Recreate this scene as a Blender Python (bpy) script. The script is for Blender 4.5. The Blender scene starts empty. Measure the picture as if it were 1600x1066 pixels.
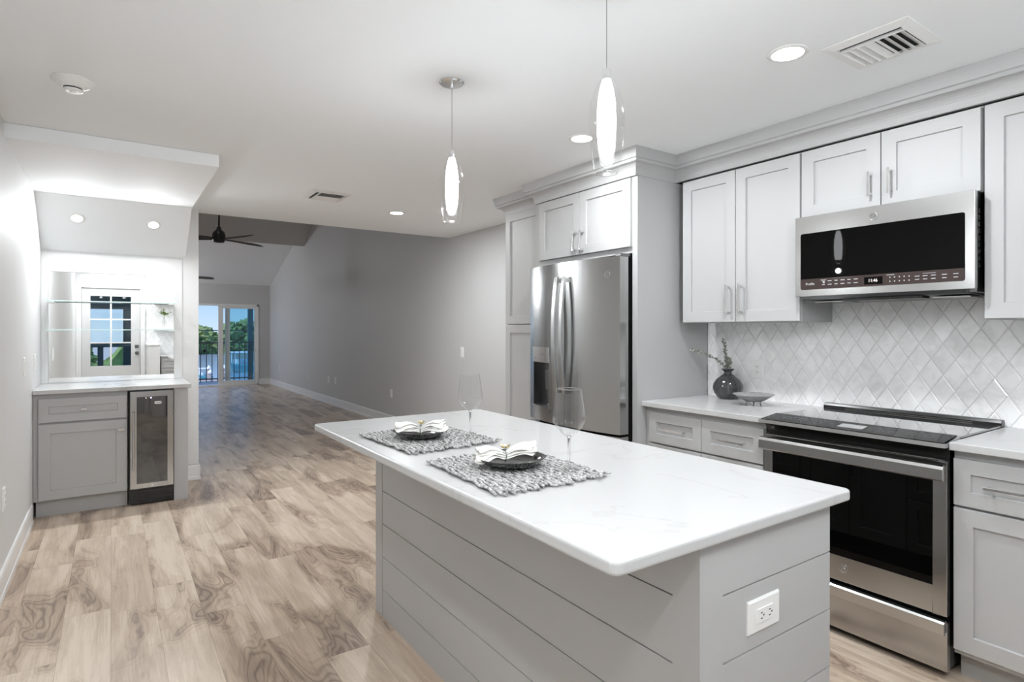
import bpy, bmesh, math, random
from mathutils import Vector, Matrix, noise
random.seed(11)
S = bpy.context.scene
COL = S.collection
PI = math.pi

# ------------------------------------------------------------------ camera
CAM_H, YAW = 1.3451, 0.6022
cam = bpy.data.cameras.new('camera')
cam.sensor_width = 36.0
cam.lens = 36 * 911.66 / 1600
cam.shift_y = -17.5 / 1600
cam.clip_start = 0.05
cam.clip_end = 600
co = bpy.data.objects.new('camera', cam)
co.location = (0, 0, CAM_H)
co.rotation_euler = (PI / 2, 0, -YAW)
COL.objects.link(co)
S.camera = co

# ------------------------------------------------------------------ view, world, sun
S.view_settings.view_transform = 'Standard'
S.view_settings.look = 'None'
S.view_settings.exposure = 0.36
S.view_settings.gamma = 1.0
S.view_settings.use_curve_mapping = False
try:
    S.cycles.max_bounces = 14
    S.cycles.diffuse_bounces = 8
    S.cycles.glossy_bounces = 6
    S.cycles.transmission_bounces = 8
    S.cycles.transparent_max_bounces = 16
    S.cycles.sample_clamp_indirect = 6.0
    S.cycles.caustics_reflective = False
    S.cycles.caustics_refractive = False
    S.cycles.use_denoising = True
except Exception:
    pass

P_DOWN = 12.00
P_BAR = 8.80        # the two small lights over the wet bar
P_FILL_RIGHT = 1.50       # added fill downlights out of frame, right side
P_FILL_LEFT = 11.00       # added fill downlights out of frame, left side
P_FILL_GLOBE = 38.00     # added globe fill lamp, unseen, before the entry door
P_FILL_FAR = 80.00      # added living room fill lamp near the far wall
P_PEND = 3.00
P_FILL_LIV = 10.00  # added living room fill lamp above the kitchen ceiling edge
SKY_K = 0.80
SUN_E = 2.60

W = bpy.data.worlds.new('sky')
S.world = W
W.use_nodes = True
wn = W.node_tree
wn.nodes.clear()
wo = wn.nodes.new('ShaderNodeOutputWorld')
bgd = wn.nodes.new('ShaderNodeBackground')
wtc = wn.nodes.new('ShaderNodeTexCoord')
wsx = wn.nodes.new('ShaderNodeSeparateXYZ')
wcr = wn.nodes.new('ShaderNodeValToRGB')
wcr.color_ramp.elements[0].position = 0.0
wcr.color_ramp.elements[0].color = (0.62, 0.80, 1.0, 1)
wcr.color_ramp.elements[1].position = 0.35
wcr.color_ramp.elements[1].color = (0.16, 0.38, 0.85, 1)
wce = wcr.color_ramp.elements.new(0.07)
wce.color = (0.36, 0.62, 0.98, 1)
bgd.inputs['Strength'].default_value = SKY_K
wn.links.new(wtc.outputs['Generated'], wsx.inputs[0])
wn.links.new(wsx.outputs[2], wcr.inputs[0])
wn.links.new(wcr.outputs[0], bgd.inputs['Color'])
wn.links.new(bgd.outputs[0], wo.inputs['Surface'])

sl = bpy.data.lights.new('sun', 'SUN')
sl.energy = SUN_E
sl.angle = math.radians(0.6)
so = bpy.data.objects.new('sun', sl)
so.rotation_euler = (math.radians(38), 0, math.radians(-60))
so.location = (0, 0, 30)
COL.objects.link(so)

# ------------------------------------------------------------------ material helpers
def newmat(name):
    m = bpy.data.materials.new(name)
    m.use_nodes = True
    nt = m.node_tree
    for n in list(nt.nodes):
        nt.nodes.remove(n)
    out = nt.nodes.new('ShaderNodeOutputMaterial')
    return m, nt, out

def N(nt, t, **kw):
    n = nt.nodes.new(t)
    for k, v in kw.items():
        if k in n.inputs:
            n.inputs[k].default_value = v
        else:
            setattr(n, k, v)
    return n

def L(nt, a, b):
    nt.links.new(a, b)

def c4(c):
    return (c[0], c[1], c[2], 1.0)

def pmat(name, col, rough=0.5, metal=0.0, var=0.04, nscale=6.0, bump=0.0, bscale=200.0, spec=0.5, coat=0.0, stretch=None):
    m, nt, out = newmat(name)
    p = N(nt, 'ShaderNodeBsdfPrincipled')
    p.inputs['Roughness'].default_value = rough
    p.inputs['Metallic'].default_value = metal
    p.inputs['Specular IOR Level'].default_value = spec
    p.inputs['Coat Weight'].default_value = coat
    tc = N(nt, 'ShaderNodeTexCoord')
    no = N(nt, 'ShaderNodeTexNoise', Scale=nscale, Detail=3.0)
    src = tc.outputs['Object']
    if stretch:
        mp = N(nt, 'ShaderNodeMapping')
        mp.inputs['Scale'].default_value = stretch
        L(nt, src, mp.inputs['Vector'])
        src = mp.outputs[0]
    L(nt, src, no.inputs['Vector'])
    mx = N(nt, 'ShaderNodeMix', data_type='RGBA')
    mx.inputs['A'].default_value = c4([max(0, c * (1 - var)) for c in col])
    mx.inputs['B'].default_value = c4([min(1, c * (1 + var)) for c in col])
    L(nt, no.outputs[0], mx.inputs['Factor'])
    L(nt, mx.outputs['Result'], p.inputs['Base Color'])
    if bump > 0:
        nb = N(nt, 'ShaderNodeTexNoise', Scale=bscale, Detail=2.0)
        L(nt, src, nb.inputs['Vector'])
        bp = N(nt, 'ShaderNodeBump', Strength=bump, Distance=0.002)
        L(nt, nb.outputs[0], bp.inputs['Height'])
        L(nt, bp.outputs[0], p.inputs['Normal'])
    L(nt, p.outputs[0], out.inputs[0])
    return m

def emat(name, col, k):
    m, nt, out = newmat(name)
    e = N(nt, 'ShaderNodeEmission', Strength=k)
    e.inputs['Color'].default_value = c4(col)
    L(nt, e.outputs[0], out.inputs[0])
    return m

def thin_glass(name, tint=(1, 1, 1), edge=0.55, base=0.04, rough=0.0):
    m, nt, out = newmat(name)
    lw = N(nt, 'ShaderNodeLayerWeight', Blend=0.35)
    rp = N(nt, 'ShaderNodeMapRange')
    rp.inputs['To Min'].default_value = base
    rp.inputs['To Max'].default_value = edge
    pw = N(nt, 'ShaderNodeMath', operation='POWER')
    L(nt, lw.outputs['Facing'], pw.inputs[0]); pw.inputs[1].default_value = 2.1
    L(nt, pw.outputs[0], rp.inputs['Value'])
    t = N(nt, 'ShaderNodeBsdfTransparent')
    t.inputs['Color'].default_value = c4(tint)
    g = N(nt, 'ShaderNodeBsdfGlossy', Roughness=rough)
    g.inputs['Color'].default_value = (0.95, 0.95, 0.95, 1)
    mx = N(nt, 'ShaderNodeMixShader')
    L(nt, rp.outputs[0], mx.inputs[0])
    L(nt, t.outputs[0], mx.inputs[1])
    L(nt, g.outputs[0], mx.inputs[2])
    L(nt, mx.outputs[0], out.inputs[0])
    return m

M = {}
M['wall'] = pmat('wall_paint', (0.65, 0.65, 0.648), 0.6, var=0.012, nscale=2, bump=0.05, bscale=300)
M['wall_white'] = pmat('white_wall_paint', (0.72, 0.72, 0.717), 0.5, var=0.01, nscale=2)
M['wall_shaded'] = pmat('shaded_wall_paint', (0.56, 0.56, 0.562), 0.6, var=0.012, nscale=2, bump=0.05, bscale=300)  # same paint as the left wall, living room shade darkened into the colour
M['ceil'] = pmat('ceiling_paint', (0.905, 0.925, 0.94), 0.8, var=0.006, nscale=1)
M['trim'] = pmat('white_trim_paint', (0.80, 0.80, 0.795), 0.35, var=0.01)
M['cab'] = pmat('grey_cabinet_paint', (0.45, 0.45, 0.45), 0.5, var=0.012, nscale=3)
M['cab_gap_shade'] = pmat('cabinet_shadow_gap', (0.10, 0.10, 0.10), 0.7)
M['toe'] = pmat('toe_kick_paint', (0.40, 0.40, 0.395), 0.5, var=0.02)
M['chrome'] = pmat('chrome', (0.80, 0.80, 0.80), 0.12, metal=1.0, var=0.02)
M['steel'] = pmat('brushed_steel', (0.47, 0.47, 0.467), 0.16, metal=1.0, var=0.05, nscale=30, stretch=(1, 1, 40), bump=0.03, bscale=60)
M['steel_h'] = pmat('brushed_steel_horizontal', (0.56, 0.56, 0.555), 0.24, metal=1.0, var=0.04, nscale=30, stretch=(30, 1, 40), bump=0.02, bscale=60)
M['steel_dark'] = pmat('dark_steel', (0.22, 0.22, 0.22), 0.3, metal=1.0, var=0.05)
M['black'] = pmat('black_enamel', (0.012, 0.012, 0.012), 0.25, var=0.1)
M['black_matte'] = pmat('black_plastic', (0.015, 0.015, 0.015), 0.6, var=0.1)
M['black_glass'] = pmat('black_glass', (0.001, 0.001, 0.001), 0.02, var=0.1, spec=0.2)
M['cook_glass'] = pmat('cooktop_glass', (0.03, 0.03, 0.03), 0.04, var=0.1, spec=1.0, coat=1.0)
M['brown_glass'] = pmat('brown_control_glass', (0.045, 0.032, 0.030), 0.06, var=0.05)
M['cooler_glass'] = pmat('smoked_cooler_glass', (0.018, 0.018, 0.018), 0.03, var=0.3, nscale=4, spec=1.0, coat=1.0)
M['lcd'] = pmat('display_glass', (0.35, 0.35, 0.35), 0.1, var=0.02)
M['ink'] = pmat('pale_printing', (0.55, 0.55, 0.55), 0.5)
M['ink_dim'] = pmat('dim_printing', (0.26, 0.26, 0.26), 0.5)
M['ink_dark'] = pmat('dark_printing', (0.05, 0.05, 0.05), 0.5)
M['white_plastic'] = pmat('white_plastic', (0.82, 0.82, 0.81), 0.35, var=0.01)
M['digits'] = emat('lit_digits', (1.0, 0.9, 0.85), 1.4)
M['led'] = emat('blue_indicator', (0.45, 0.45, 1.0), 6.0)
M['led_w'] = emat('white_indicator', (1.0, 1.0, 1.0), 3.0)
M['lens'] = emat('lit_lens', (1.0, 0.97, 0.93), 9.0)
M['lampglow'] = emat('lit_frosted_glass', (0.96, 0.98, 1.0), 11.0)
M['glass'] = thin_glass('clear_glass', (0.97, 0.97, 0.97), 0.75, 0.025)
M['pend_glass'] = thin_glass('pendant_glass', (0.965, 0.965, 0.965), 0.70, 0.03)
M['tint_glass'] = thin_glass('tinted_door_glass', (0.66, 0.84, 0.90), 0.25, 0.03)
M['pane_glass'] = thin_glass('clear_pane', (0.93, 0.97, 0.98), 0.25, 0.03)
M['shelf_glass'] = thin_glass('shelf_glass', (0.93, 0.97, 0.96), 0.4, 0.08)
M['shelf_edge'] = pmat('green_glass_edge', (0.62, 0.80, 0.76), 0.2, var=0.03)
M['mirror'] = pmat('mirror_silver', (0.88, 0.89, 0.885), 0.0, metal=1.0, var=0.002)
M['smoke_glass'] = pmat('smoky_glass', (0.16, 0.16, 0.165), 0.05, var=0.5, nscale=30)
M['smoke_glass'].node_tree.nodes['Principled BSDF'].inputs['Transmission Weight'].default_value = 0.8
M['ceramic'] = pmat('grey_ceramic', (0.30, 0.30, 0.295), 0.3, var=0.35, nscale=60)
M['plate'] = pmat('black_glazed_ceramic', (0.012, 0.012, 0.013), 0.12, var=0.3, coat=0.6)
M['linen'] = pmat('white_linen', (0.84, 0.83, 0.80), 0.9, var=0.04, nscale=30, bump=0.4, bscale=500)
M['gold'] = pmat('gold_metal', (0.62, 0.50, 0.24), 0.3, metal=1.0, var=0.15, nscale=60)
M['pearl'] = pmat('pearl_bead', (0.85, 0.82, 0.72), 0.25)
M['fan'] = pmat('black_fan_metal', (0.02, 0.02, 0.021), 0.35, var=0.2)
M['blade'] = pmat('black_fan_blade', (0.035, 0.035, 0.035), 0.45, var=0.3, nscale=20)
M['stem'] = pmat('dry_stem', (0.18, 0.17, 0.14), 0.8, var=0.2)
M['leaf'] = pmat('dusty_leaf', (0.30, 0.31, 0.27), 0.7, var=0.5, nscale=60)
M['green'] = pmat('green_leaf', (0.16, 0.24, 0.05), 0.6, var=0.5, nscale=40)
M['rail'] = pmat('dark_railing_metal', (0.03, 0.032, 0.036), 0.5)
M['teal'] = pmat('dark_teal_paint', (0.02, 0.075, 0.095), 0.5, var=0.1)
M['concrete'] = pmat('balcony_concrete', (0.50, 0.48, 0.46), 0.8, var=0.06)
M['wood_dock'] = pmat('weathered_dock_wood', (0.40, 0.34, 0.32), 0.85, var=0.2, nscale=10)
M['boat'] = pmat('white_boat_hull', (0.85, 0.86, 0.88), 0.3, var=0.03)
M['canvas'] = pmat('teal_boat_canvas', (0.08, 0.28, 0.34), 0.7, var=0.1)
M['bark'] = pmat('tree_bark', (0.12, 0.09, 0.06), 0.9, var=0.3, nscale=20)
M['pattern_white'] = pmat('white_porch_paint', (0.8, 0.82, 0.84), 0.6)

def mat_foliage(name, a, b):
    m, nt, out = newmat(name)
    p = N(nt, 'ShaderNodeBsdfPrincipled', Roughness=0.8)
    tc = N(nt, 'ShaderNodeTexCoord')
    no = N(nt, 'ShaderNodeTexNoise', Scale=1.4, Detail=8.0, Roughness=0.75)
    L(nt, tc.outputs['Object'], no.inputs['Vector'])
    cr = N(nt, 'ShaderNodeValToRGB')
    cr.color_ramp.elements[0].position = 0.35
    cr.color_ramp.elements[1].position = 0.68
    cr.color_ramp.elements[0].color = c4(a)
    cr.color_ramp.elements[1].color = c4(b)
    L(nt, no.outputs[0], cr.inputs[0])
    L(nt, cr.outputs[0], p.inputs['Base Color'])
    L(nt, p.outputs[0], out.inputs[0])
    return m
M['foliage'] = mat_foliage('mangrove_foliage', (0.07, 0.13, 0.04), (0.36, 0.44, 0.18))
M['bush'] = mat_foliage('bush_foliage', (0.04, 0.12, 0.02), (0.35, 0.50, 0.15))

def mat_water():
    m, nt, out = newmat('canal_water')
    p = N(nt, 'ShaderNodeBsdfPrincipled', Roughness=0.12)
    p.inputs['Base Color'].default_value = (0.42, 0.50, 0.64, 1)
    tc = N(nt, 'ShaderNodeTexCoord')
    no = N(nt, 'ShaderNodeTexNoise', Scale=1.2, Detail=5.0)
    L(nt, tc.outputs['Object'], no.inputs['Vector'])
    bp = N(nt, 'ShaderNodeBump', Strength=0.5, Distance=0.1)
    L(nt, no.outputs[0], bp.inputs['Height'])
    L(nt, bp.outputs[0], p.inputs['Normal'])
    L(nt, p.outputs[0], out.inputs[0])
    return m
M['water'] = mat_water()

def mth(nt, op, a, b=None, c=None):
    n = N(nt, 'ShaderNodeMath', operation=op)
    for i, v in enumerate((a, b, c)):
        if v is None:
            continue
        if isinstance(v, (int, float)):
            n.inputs[i].default_value = v
        else:
            L(nt, v, n.inputs[i])
    return n.outputs[0]

def mat_floor():
    m, nt, out = newmat('wood_plank_floor')
    p = N(nt, 'ShaderNodeBsdfPrincipled')
    p.inputs['Specular IOR Level'].default_value = 0.33
    tc = N(nt, 'ShaderNodeTexCoord')
    sx = N(nt, 'ShaderNodeSeparateXYZ')
    L(nt, tc.outputs['Object'], sx.inputs[0])
    x, y = sx.outputs[0], sx.outputs[1]
    PW, PL = 0.182, 1.22
    xs = mth(nt, 'DIVIDE', x, PW)
    ix = mth(nt, 'FLOOR', xs)
    w1 = N(nt, 'ShaderNodeTexWhiteNoise', noise_dimensions='1D')
    L(nt, ix, w1.inputs['W'])
    ys = mth(nt, 'ADD', mth(nt, 'DIVIDE', y, PL), mth(nt, 'MULTIPLY', w1.outputs['Value'], 7.3))
    iy = mth(nt, 'FLOOR', ys)
    idv = N(nt, 'ShaderNodeCombineXYZ')
    L(nt, ix, idv.inputs[0]); L(nt, iy, idv.inputs[1])
    w2 = N(nt, 'ShaderNodeTexWhiteNoise', noise_dimensions='3D')
    L(nt, idv.outputs[0], w2.inputs['Vector'])
    rnd = w2.outputs['Value']
    # cathedral grain: contours of a noise field stretched along the plank
    gv = N(nt, 'ShaderNodeCombineXYZ')
    L(nt, mth(nt, 'MULTIPLY', x, 4.4), gv.inputs[0])
    L(nt, mth(nt, 'MULTIPLY', y, 1.25), gv.inputs[1])
    L(nt, mth(nt, 'MULTIPLY', rnd, 61.0), gv.inputs[2])
    n1 = N(nt, 'ShaderNodeTexNoise', Scale=1.0, Detail=2.6, Roughness=0.5, Distortion=0.7)
    L(nt, gv.outputs[0], n1.inputs['Vector'])
    rings = mth(nt, 'SINE', mth(nt, 'MULTIPLY', n1.outputs[0], 165.0))
    rl = mth(nt, 'POWER', mth(nt, 'MULTIPLY', mth(nt, 'ADD', rings, 1.0), 0.5), 3.0)
    # rings show mostly in the darker heartwood
    heart = N(nt, 'ShaderNodeMapRange', interpolation_type='SMOOTHSTEP')
    heart.inputs['From Min'].default_value = 0.47
    heart.inputs['From Max'].default_value = 0.67
    L(nt, n1.outputs[0], heart.inputs['Value'])
    ht = heart.outputs[0]
    # fine fibres
    fv = N(nt, 'ShaderNodeCombineXYZ')
    L(nt, mth(nt, 'MULTIPLY', x, 150.0), fv.inputs[0])
    L(nt, mth(nt, 'MULTIPLY', y, 5.0), fv.inputs[1])
    L(nt, mth(nt, 'MULTIPLY', rnd, 33.0), fv.inputs[2])
    n2 = N(nt, 'ShaderNodeTexNoise', Scale=1.0, Detail=4.0, Roughness=0.6)
    L(nt, fv.outputs[0], n2.inputs['Vector'])
    # streaks of mid width
    sv = N(nt, 'ShaderNodeCombineXYZ')
    L(nt, mth(nt, 'MULTIPLY', x, 17.0), sv.inputs[0])
    L(nt, mth(nt, 'MULTIPLY', y, 1.6), sv.inputs[1])
    L(nt, mth(nt, 'MULTIPLY', rnd, 19.0), sv.inputs[2])
    n3 = N(nt, 'ShaderNodeTexNoise', Scale=1.0, Detail=3.0, Roughness=0.55, Distortion=0.5)
    L(nt, sv.outputs[0], n3.inputs['Vector'])
    t = mth(nt, 'MULTIPLY', rnd, 0.22)
    t = mth(nt, 'ADD', t, mth(nt, 'MULTIPLY', ht, 0.36))
    t = mth(nt, 'ADD', t, mth(nt, 'MULTIPLY', mth(nt, 'SUBTRACT', n3.outputs[0], 0.42), 0.85))
    t = mth(nt, 'ADD', t, mth(nt, 'MULTIPLY', mth(nt, 'SUBTRACT', n2.outputs[0], 0.5), 0.45))
    t = mth(nt, 'ADD', t, mth(nt, 'MULTIPLY', mth(nt, 'MULTIPLY', rl, mth(nt, 'ADD', ht, 0.10)), 0.30))
    cr = N(nt, 'ShaderNodeValToRGB')
    e = cr.color_ramp.elements
    e[0].position = 0.0; e[0].color = (0.66, 0.55, 0.445, 1)
    e[1].position = 1.0; e[1].color = (0.16, 0.115, 0.09, 1)
    a = e.new(0.30); a.color = (0.49, 0.385, 0.295, 1)
    a = e.new(0.60); a.color = (0.32, 0.24, 0.185, 1)
    L(nt, t, cr.inputs[0])
    # seams
    fx = mth(nt, 'FRACT', xs); fy = mth(nt, 'FRACT', ys)
    ex = mth(nt, 'MINIMUM', fx, mth(nt, 'SUBTRACT', 1.0, fx))
    ey = mth(nt, 'MINIMUM', fy, mth(nt, 'SUBTRACT', 1.0, fy))
    sxm = mth(nt, 'LESS_THAN', ex, 0.006)
    sym = mth(nt, 'LESS_THAN', ey, 0.0009)
    seam = mth(nt, 'MAXIMUM', sxm, sym)
    mx = N(nt, 'ShaderNodeMix', data_type='RGBA', blend_type='MULTIPLY')
    L(nt, mth(nt, 'MULTIPLY', seam, 0.4), mx.inputs['Factor'])
    L(nt, cr.outputs[0], mx.inputs['A'])
    mx.inputs['B'].default_value = (0.3, 0.25, 0.2, 1)
    L(nt, mx.outputs['Result'], p.inputs['Base Color'])
    L(nt, mth(nt, 'ADD', mth(nt, 'MULTIPLY', n2.outputs[0], 0.12), 0.24), p.inputs['Roughness'])
    bp = N(nt, 'ShaderNodeBump', Strength=0.12, Distance=0.001)
    L(nt, mth(nt, 'SUBTRACT', n2.outputs[0], mth(nt, 'MULTIPLY', seam, 1.5)), bp.inputs['Height'])
    L(nt, bp.outputs[0], p.inputs['Normal'])
    L(nt, p.outputs[0], out.inputs[0])
    return m
M['floor'] = mat_floor()

def mat_quartz(name, vein=0.5):
    m, nt, out = newmat(name)
    p = N(nt, 'ShaderNodeBsdfPrincipled', Roughness=0.22)
    tc = N(nt, 'ShaderNodeTexCoord')
    no = N(nt, 'ShaderNodeTexNoise', Scale=1.6, Detail=7.0, Roughness=0.6, Distortion=1.6)
    L(nt, tc.outputs['Object'], no.inputs['Vector'])
    v = mth(nt, 'ABSOLUTE', mth(nt, 'SUBTRACT', no.outputs[0], 0.5))
    v = mth(nt, 'SUBTRACT', 1.0, mth(nt, 'MINIMUM', mth(nt, 'MULTIPLY', v, 45.0), 1.0))
    n2 = N(nt, 'ShaderNodeTexNoise', Scale=2.3, Detail=2.0)
    L(nt, tc.outputs['Object'], n2.inputs['Vector'])
    k = mth(nt, 'MULTIPLY', mth(nt, 'MULTIPLY', v, mth(nt, 'GREATER_THAN', n2.outputs[0], 0.52)), vein)
    mx = N(nt, 'ShaderNodeMix', data_type='RGBA')
    mx.inputs['A'].default_value = (0.525, 0.525, 0.523, 1)
    mx.inputs['B'].default_value = (0.36, 0.345, 0.33, 1)
    L(nt, k, mx.inputs['Factor'])
    L(nt, mx.outputs['Result'], p.inputs['Base Color'])
    L(nt, p.outputs[0], out.inputs[0])
    return m
M['quartz'] = mat_quartz('white_quartz', 0.22)
M['quartz_v'] = mat_quartz('veined_quartz', 0.8)

def mat_tile():
    m, nt, out = newmat('marble_diamond_tile')
    p = N(nt, 'ShaderNodeBsdfPrincipled', Roughness=0.16)
    tc = N(nt, 'ShaderNodeTexCoord')
    at = N(nt, 'ShaderNodeAttribute', attribute_name='tone')
    mp = N(nt, 'ShaderNodeVectorMath', operation='ADD')
    L(nt, tc.outputs['Object'], mp.inputs[0])
    sc = N(nt, 'ShaderNodeVectorMath', operation='SCALE')
    L(nt, at.outputs['Color'], sc.inputs[0]); sc.inputs['Scale'].default_value = 9.0
    L(nt, sc.outputs[0], mp.inputs[1])
    no = N(nt, 'ShaderNodeTexNoise', Scale=9.0, Detail=5.0, Roughness=0.6, Distortion=1.2)
    L(nt, mp.outputs[0], no.inputs['Vector'])
    cr = N(nt, 'ShaderNodeValToRGB')
    e = cr.color_ramp.elements
    e[0].position = 0.22; e[0].color = (0.76, 0.757, 0.75, 1)
    e[1].position = 0.58; e[1].color = (0.94, 0.94, 0.937, 1)
    L(nt, no.outputs[0], cr.inputs[0])
    mx = N(nt, 'ShaderNodeMix', data_type='RGBA', blend_type='MULTIPLY')
    mx.inputs['Factor'].default_value = 0.14
    L(nt, cr.outputs[0], mx.inputs['A'])
    L(nt, at.outputs['Color'], mx.inputs['B'])
    L(nt, mx.outputs['Result'], p.inputs['Base Color'])
    L(nt, p.outputs[0], out.inputs[0])
    return m
M['tile'] = mat_tile()
M['grout'] = pmat('tile_grout', (0.72, 0.72, 0.715), 0.9, var=0.03)

def mat_rope():
    m, nt, out = newmat('grey_chenille_rope')
    p = N(nt, 'ShaderNodeBsdfPrincipled', Roughness=0.85)
    tc = N(nt, 'ShaderNodeTexCoord')
    no = N(nt, 'ShaderNodeTexNoise', Scale=90.0, Detail=2.0)
    L(nt, tc.outputs['Object'], no.inputs['Vector'])
    cr = N(nt, 'ShaderNodeValToRGB')
    e = cr.color_ramp.elements
    e[0].position = 0.30; e[0].color = (0.14, 0.14, 0.14, 1)
    e[1].position = 0.70; e[1].color = (0.62, 0.615, 0.61, 1)
    L(nt, no.outputs[0], cr.inputs[0])
    L(nt, cr.outputs[0], p.inputs['Base Color'])
    L(nt, p.outputs[0], out.inputs[0])
    return m
M['rope'] = mat_rope()

# ------------------------------------------------------------------ geometry helpers
class MB:
    """Collects shapes in world (or local) coordinates, links them as one mesh object."""
    def __init__(s):
        s.v, s.f, s.m = [], [], []
    def add(s, vs, fs, mi=0):
        o = len(s.v)
        s.v += [tuple(v) for v in vs]
        for f in fs:
            s.f.append(tuple(i + o for i in f)); s.m.append(mi)
        return s
    def box(s, x0, x1, y0, y1, z0, z1, mi=0):
        vs = [(x, y, z) for x in (x0, x1) for y in (y0, y1) for z in (z0, z1)]
        return s.add(vs, [(0, 1, 3, 2), (4, 6, 7, 5), (0, 4, 5, 1), (2, 3, 7, 6), (0, 2, 6, 4), (1, 5, 7, 3)], mi)
    def prism(s, pts, f, a, b, mi=0):
        """pts: 2d outline; f(p, t) -> 3d point, t in (a, b)"""
        n = len(pts)
        vs = [f(p, a) for p in pts] + [f(p, b) for p in pts]
        fs = [tuple(range(n)), tuple(range(2 * n - 1, n - 1, -1))]
        fs += [(i, (i + 1) % n, n + (i + 1) % n, n + i) for i in range(n)]
        return s.add(vs, fs, mi)
    def tube(s, pts, rad, n=10, caps=True, mi=0, sq=None, closed=False):
        pts = [Vector(p) for p in pts]
        rings = []
        up = None
        k = len(pts)
        for i, p in enumerate(pts):
            if closed:
                t = pts[(i + 1) % k] - pts[i - 1]
            else:
                t = pts[min(i + 1, k - 1)] - pts[max(i - 1, 0)]
            t.normalize()
            if up is None:
                up = Vector((0, 0, 1)) if abs(t.z) < 0.9 else Vector((0, 1, 0))
            a = t.cross(up).normalized()
            b = a.cross(t).normalized()
            up = b
            r = rad[i] if isinstance(rad, (list, tuple)) else rad
            ra, rb = (r, r) if sq is None else sq
            rings.append([p + a * math.cos(2 * PI * j / n) * ra + b * math.sin(2 * PI * j / n) * rb for j in range(n)])
        vs = [q for r_ in rings for q in r_]
        fs = []
        for i in range(k if closed else k - 1):
            i2 = (i + 1) % k
            for j in range(n):
                fs.append((i * n + j, i * n + (j + 1) % n, i2 * n + (j + 1) % n, i2 * n + j))
        if caps and not closed:
            fs.append(tuple(range(n)))
            fs.append(tuple((k - 1) * n + j for j in range(n)))
        return s.add(vs, fs, mi)
    def lathe(s, prof, c=(0, 0, 0), n=32, mi=0, cap=False, wob=None):
        vs, fs = [], []
        for i, (r, z) in enumerate(prof):
            for j in range(n):
                a = 2 * PI * j / n
                rr = r if wob is None else r * wob(a, i)
                vs.append((c[0] + rr * math.cos(a), c[1] + rr * math.sin(a), c[2] + z))
        k = len(prof)
        for i in range(k - 1):
            for j in range(n):
                fs.append((i * n + j, i * n + (j + 1) % n, (i + 1) * n + (j + 1) % n, (i + 1) * n + j))
        if cap:
            fs.append(tuple(range(n)))
            fs.append(tuple((k - 1) * n + j for j in range(n)))
        return s.add(vs, fs, mi)
    def build(s, name, mat, parent=None, bevel=0.0, smooth=False, seg=2, org=None, recalc=True):
        me = bpy.data.meshes.new(name)
        if org is None:
            org = (0, 0, 0)
            p = parent
            while p is not None:
                org = tuple(org[i] + p.location[i] for i in range(3)); p = p.parent
        vs = [(v[0] - org[0], v[1] - org[1], v[2] - org[2]) for v in s.v]
        me.from_pydata(vs, [], s.f)
        mats = mat if isinstance(mat, (list, tuple)) else [mat]
        for mm in mats:
            me.materials.append(M[mm] if isinstance(mm, str) else mm)
        if len(mats) > 1:
            me.polygons.foreach_set('material_index', s.m)
        if recalc:
            bm = bmesh.new(); bm.from_mesh(me)
            bmesh.ops.remove_doubles(bm, verts=bm.verts, dist=1e-6)
            bmesh.ops.recalc_face_normals(bm, faces=bm.faces)
            bm.to_mesh(me); bm.free()
        if smooth:
            me.polygons.foreach_set('use_smooth', [True] * len(me.polygons))
        me.update()
        o = bpy.data.objects.new(name, me)
        COL.objects.link(o)
        if parent is not None:
            o.parent = parent
        if bevel > 0:
            b = o.modifiers.new('bevel', 'BEVEL')
            b.width = bevel; b.segments = seg; b.limit_method = 'ANGLE'; b.angle_limit = math.radians(40)
            b.harden_normals = False
        return o

def tag(o, label, cat, group=None, kind=None):
    o['label'] = label; o['category'] = cat
    if group: o['group'] = group
    if kind: o['kind'] = kind
    return o

def thing(name, label, cat, loc=(0, 0, 0), group=None):
    o = bpy.data.objects.new(name, None)
    o.empty_display_size = 0.1
    o.location = loc
    COL.objects.link(o)
    return tag(o, label, cat, group)

def struct(o):
    o['kind'] = 'structure'
    return o

def dup(root, loc, label, rotz=0.0):
    r = root.copy(); COL.objects.link(r); r.location = loc
    r.rotation_euler = (0, 0, rotz)
    r['label'] = label
    for ch in list(root.children):
        c = ch.copy(); COL.objects.link(c); c.parent = r
        for g in list(ch.children):
            d = g.copy(); COL.objects.link(d); d.parent = c
    return r

# orientation maps: s along the width, n outward, z up
def fx_neg(X0):
    return lambda s, n, z: (X0 - n, s, z)
def fx_pos(X0):
    return lambda s, n, z: (X0 + n, s, z)
def fy_neg(Y0):
    return lambda s, n, z: (s, Y0 - n, z)
def fy_pos(Y0):
    return lambda s, n, z: (s, Y0 + n, z)

def mbox(mb, m, s0, s1, n0, n1, z0, z1, mi=0):
    vs = [m(s_, n_, z_) for s_ in (s0, s1) for n_ in (n0, n1) for z_ in (z0, z1)]
    return mb.add(vs, [(0, 1, 3, 2), (4, 6, 7, 5), (0, 4, 5, 1), (2, 3, 7, 6), (0, 2, 6, 4), (1, 5, 7, 3)], mi)

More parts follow.
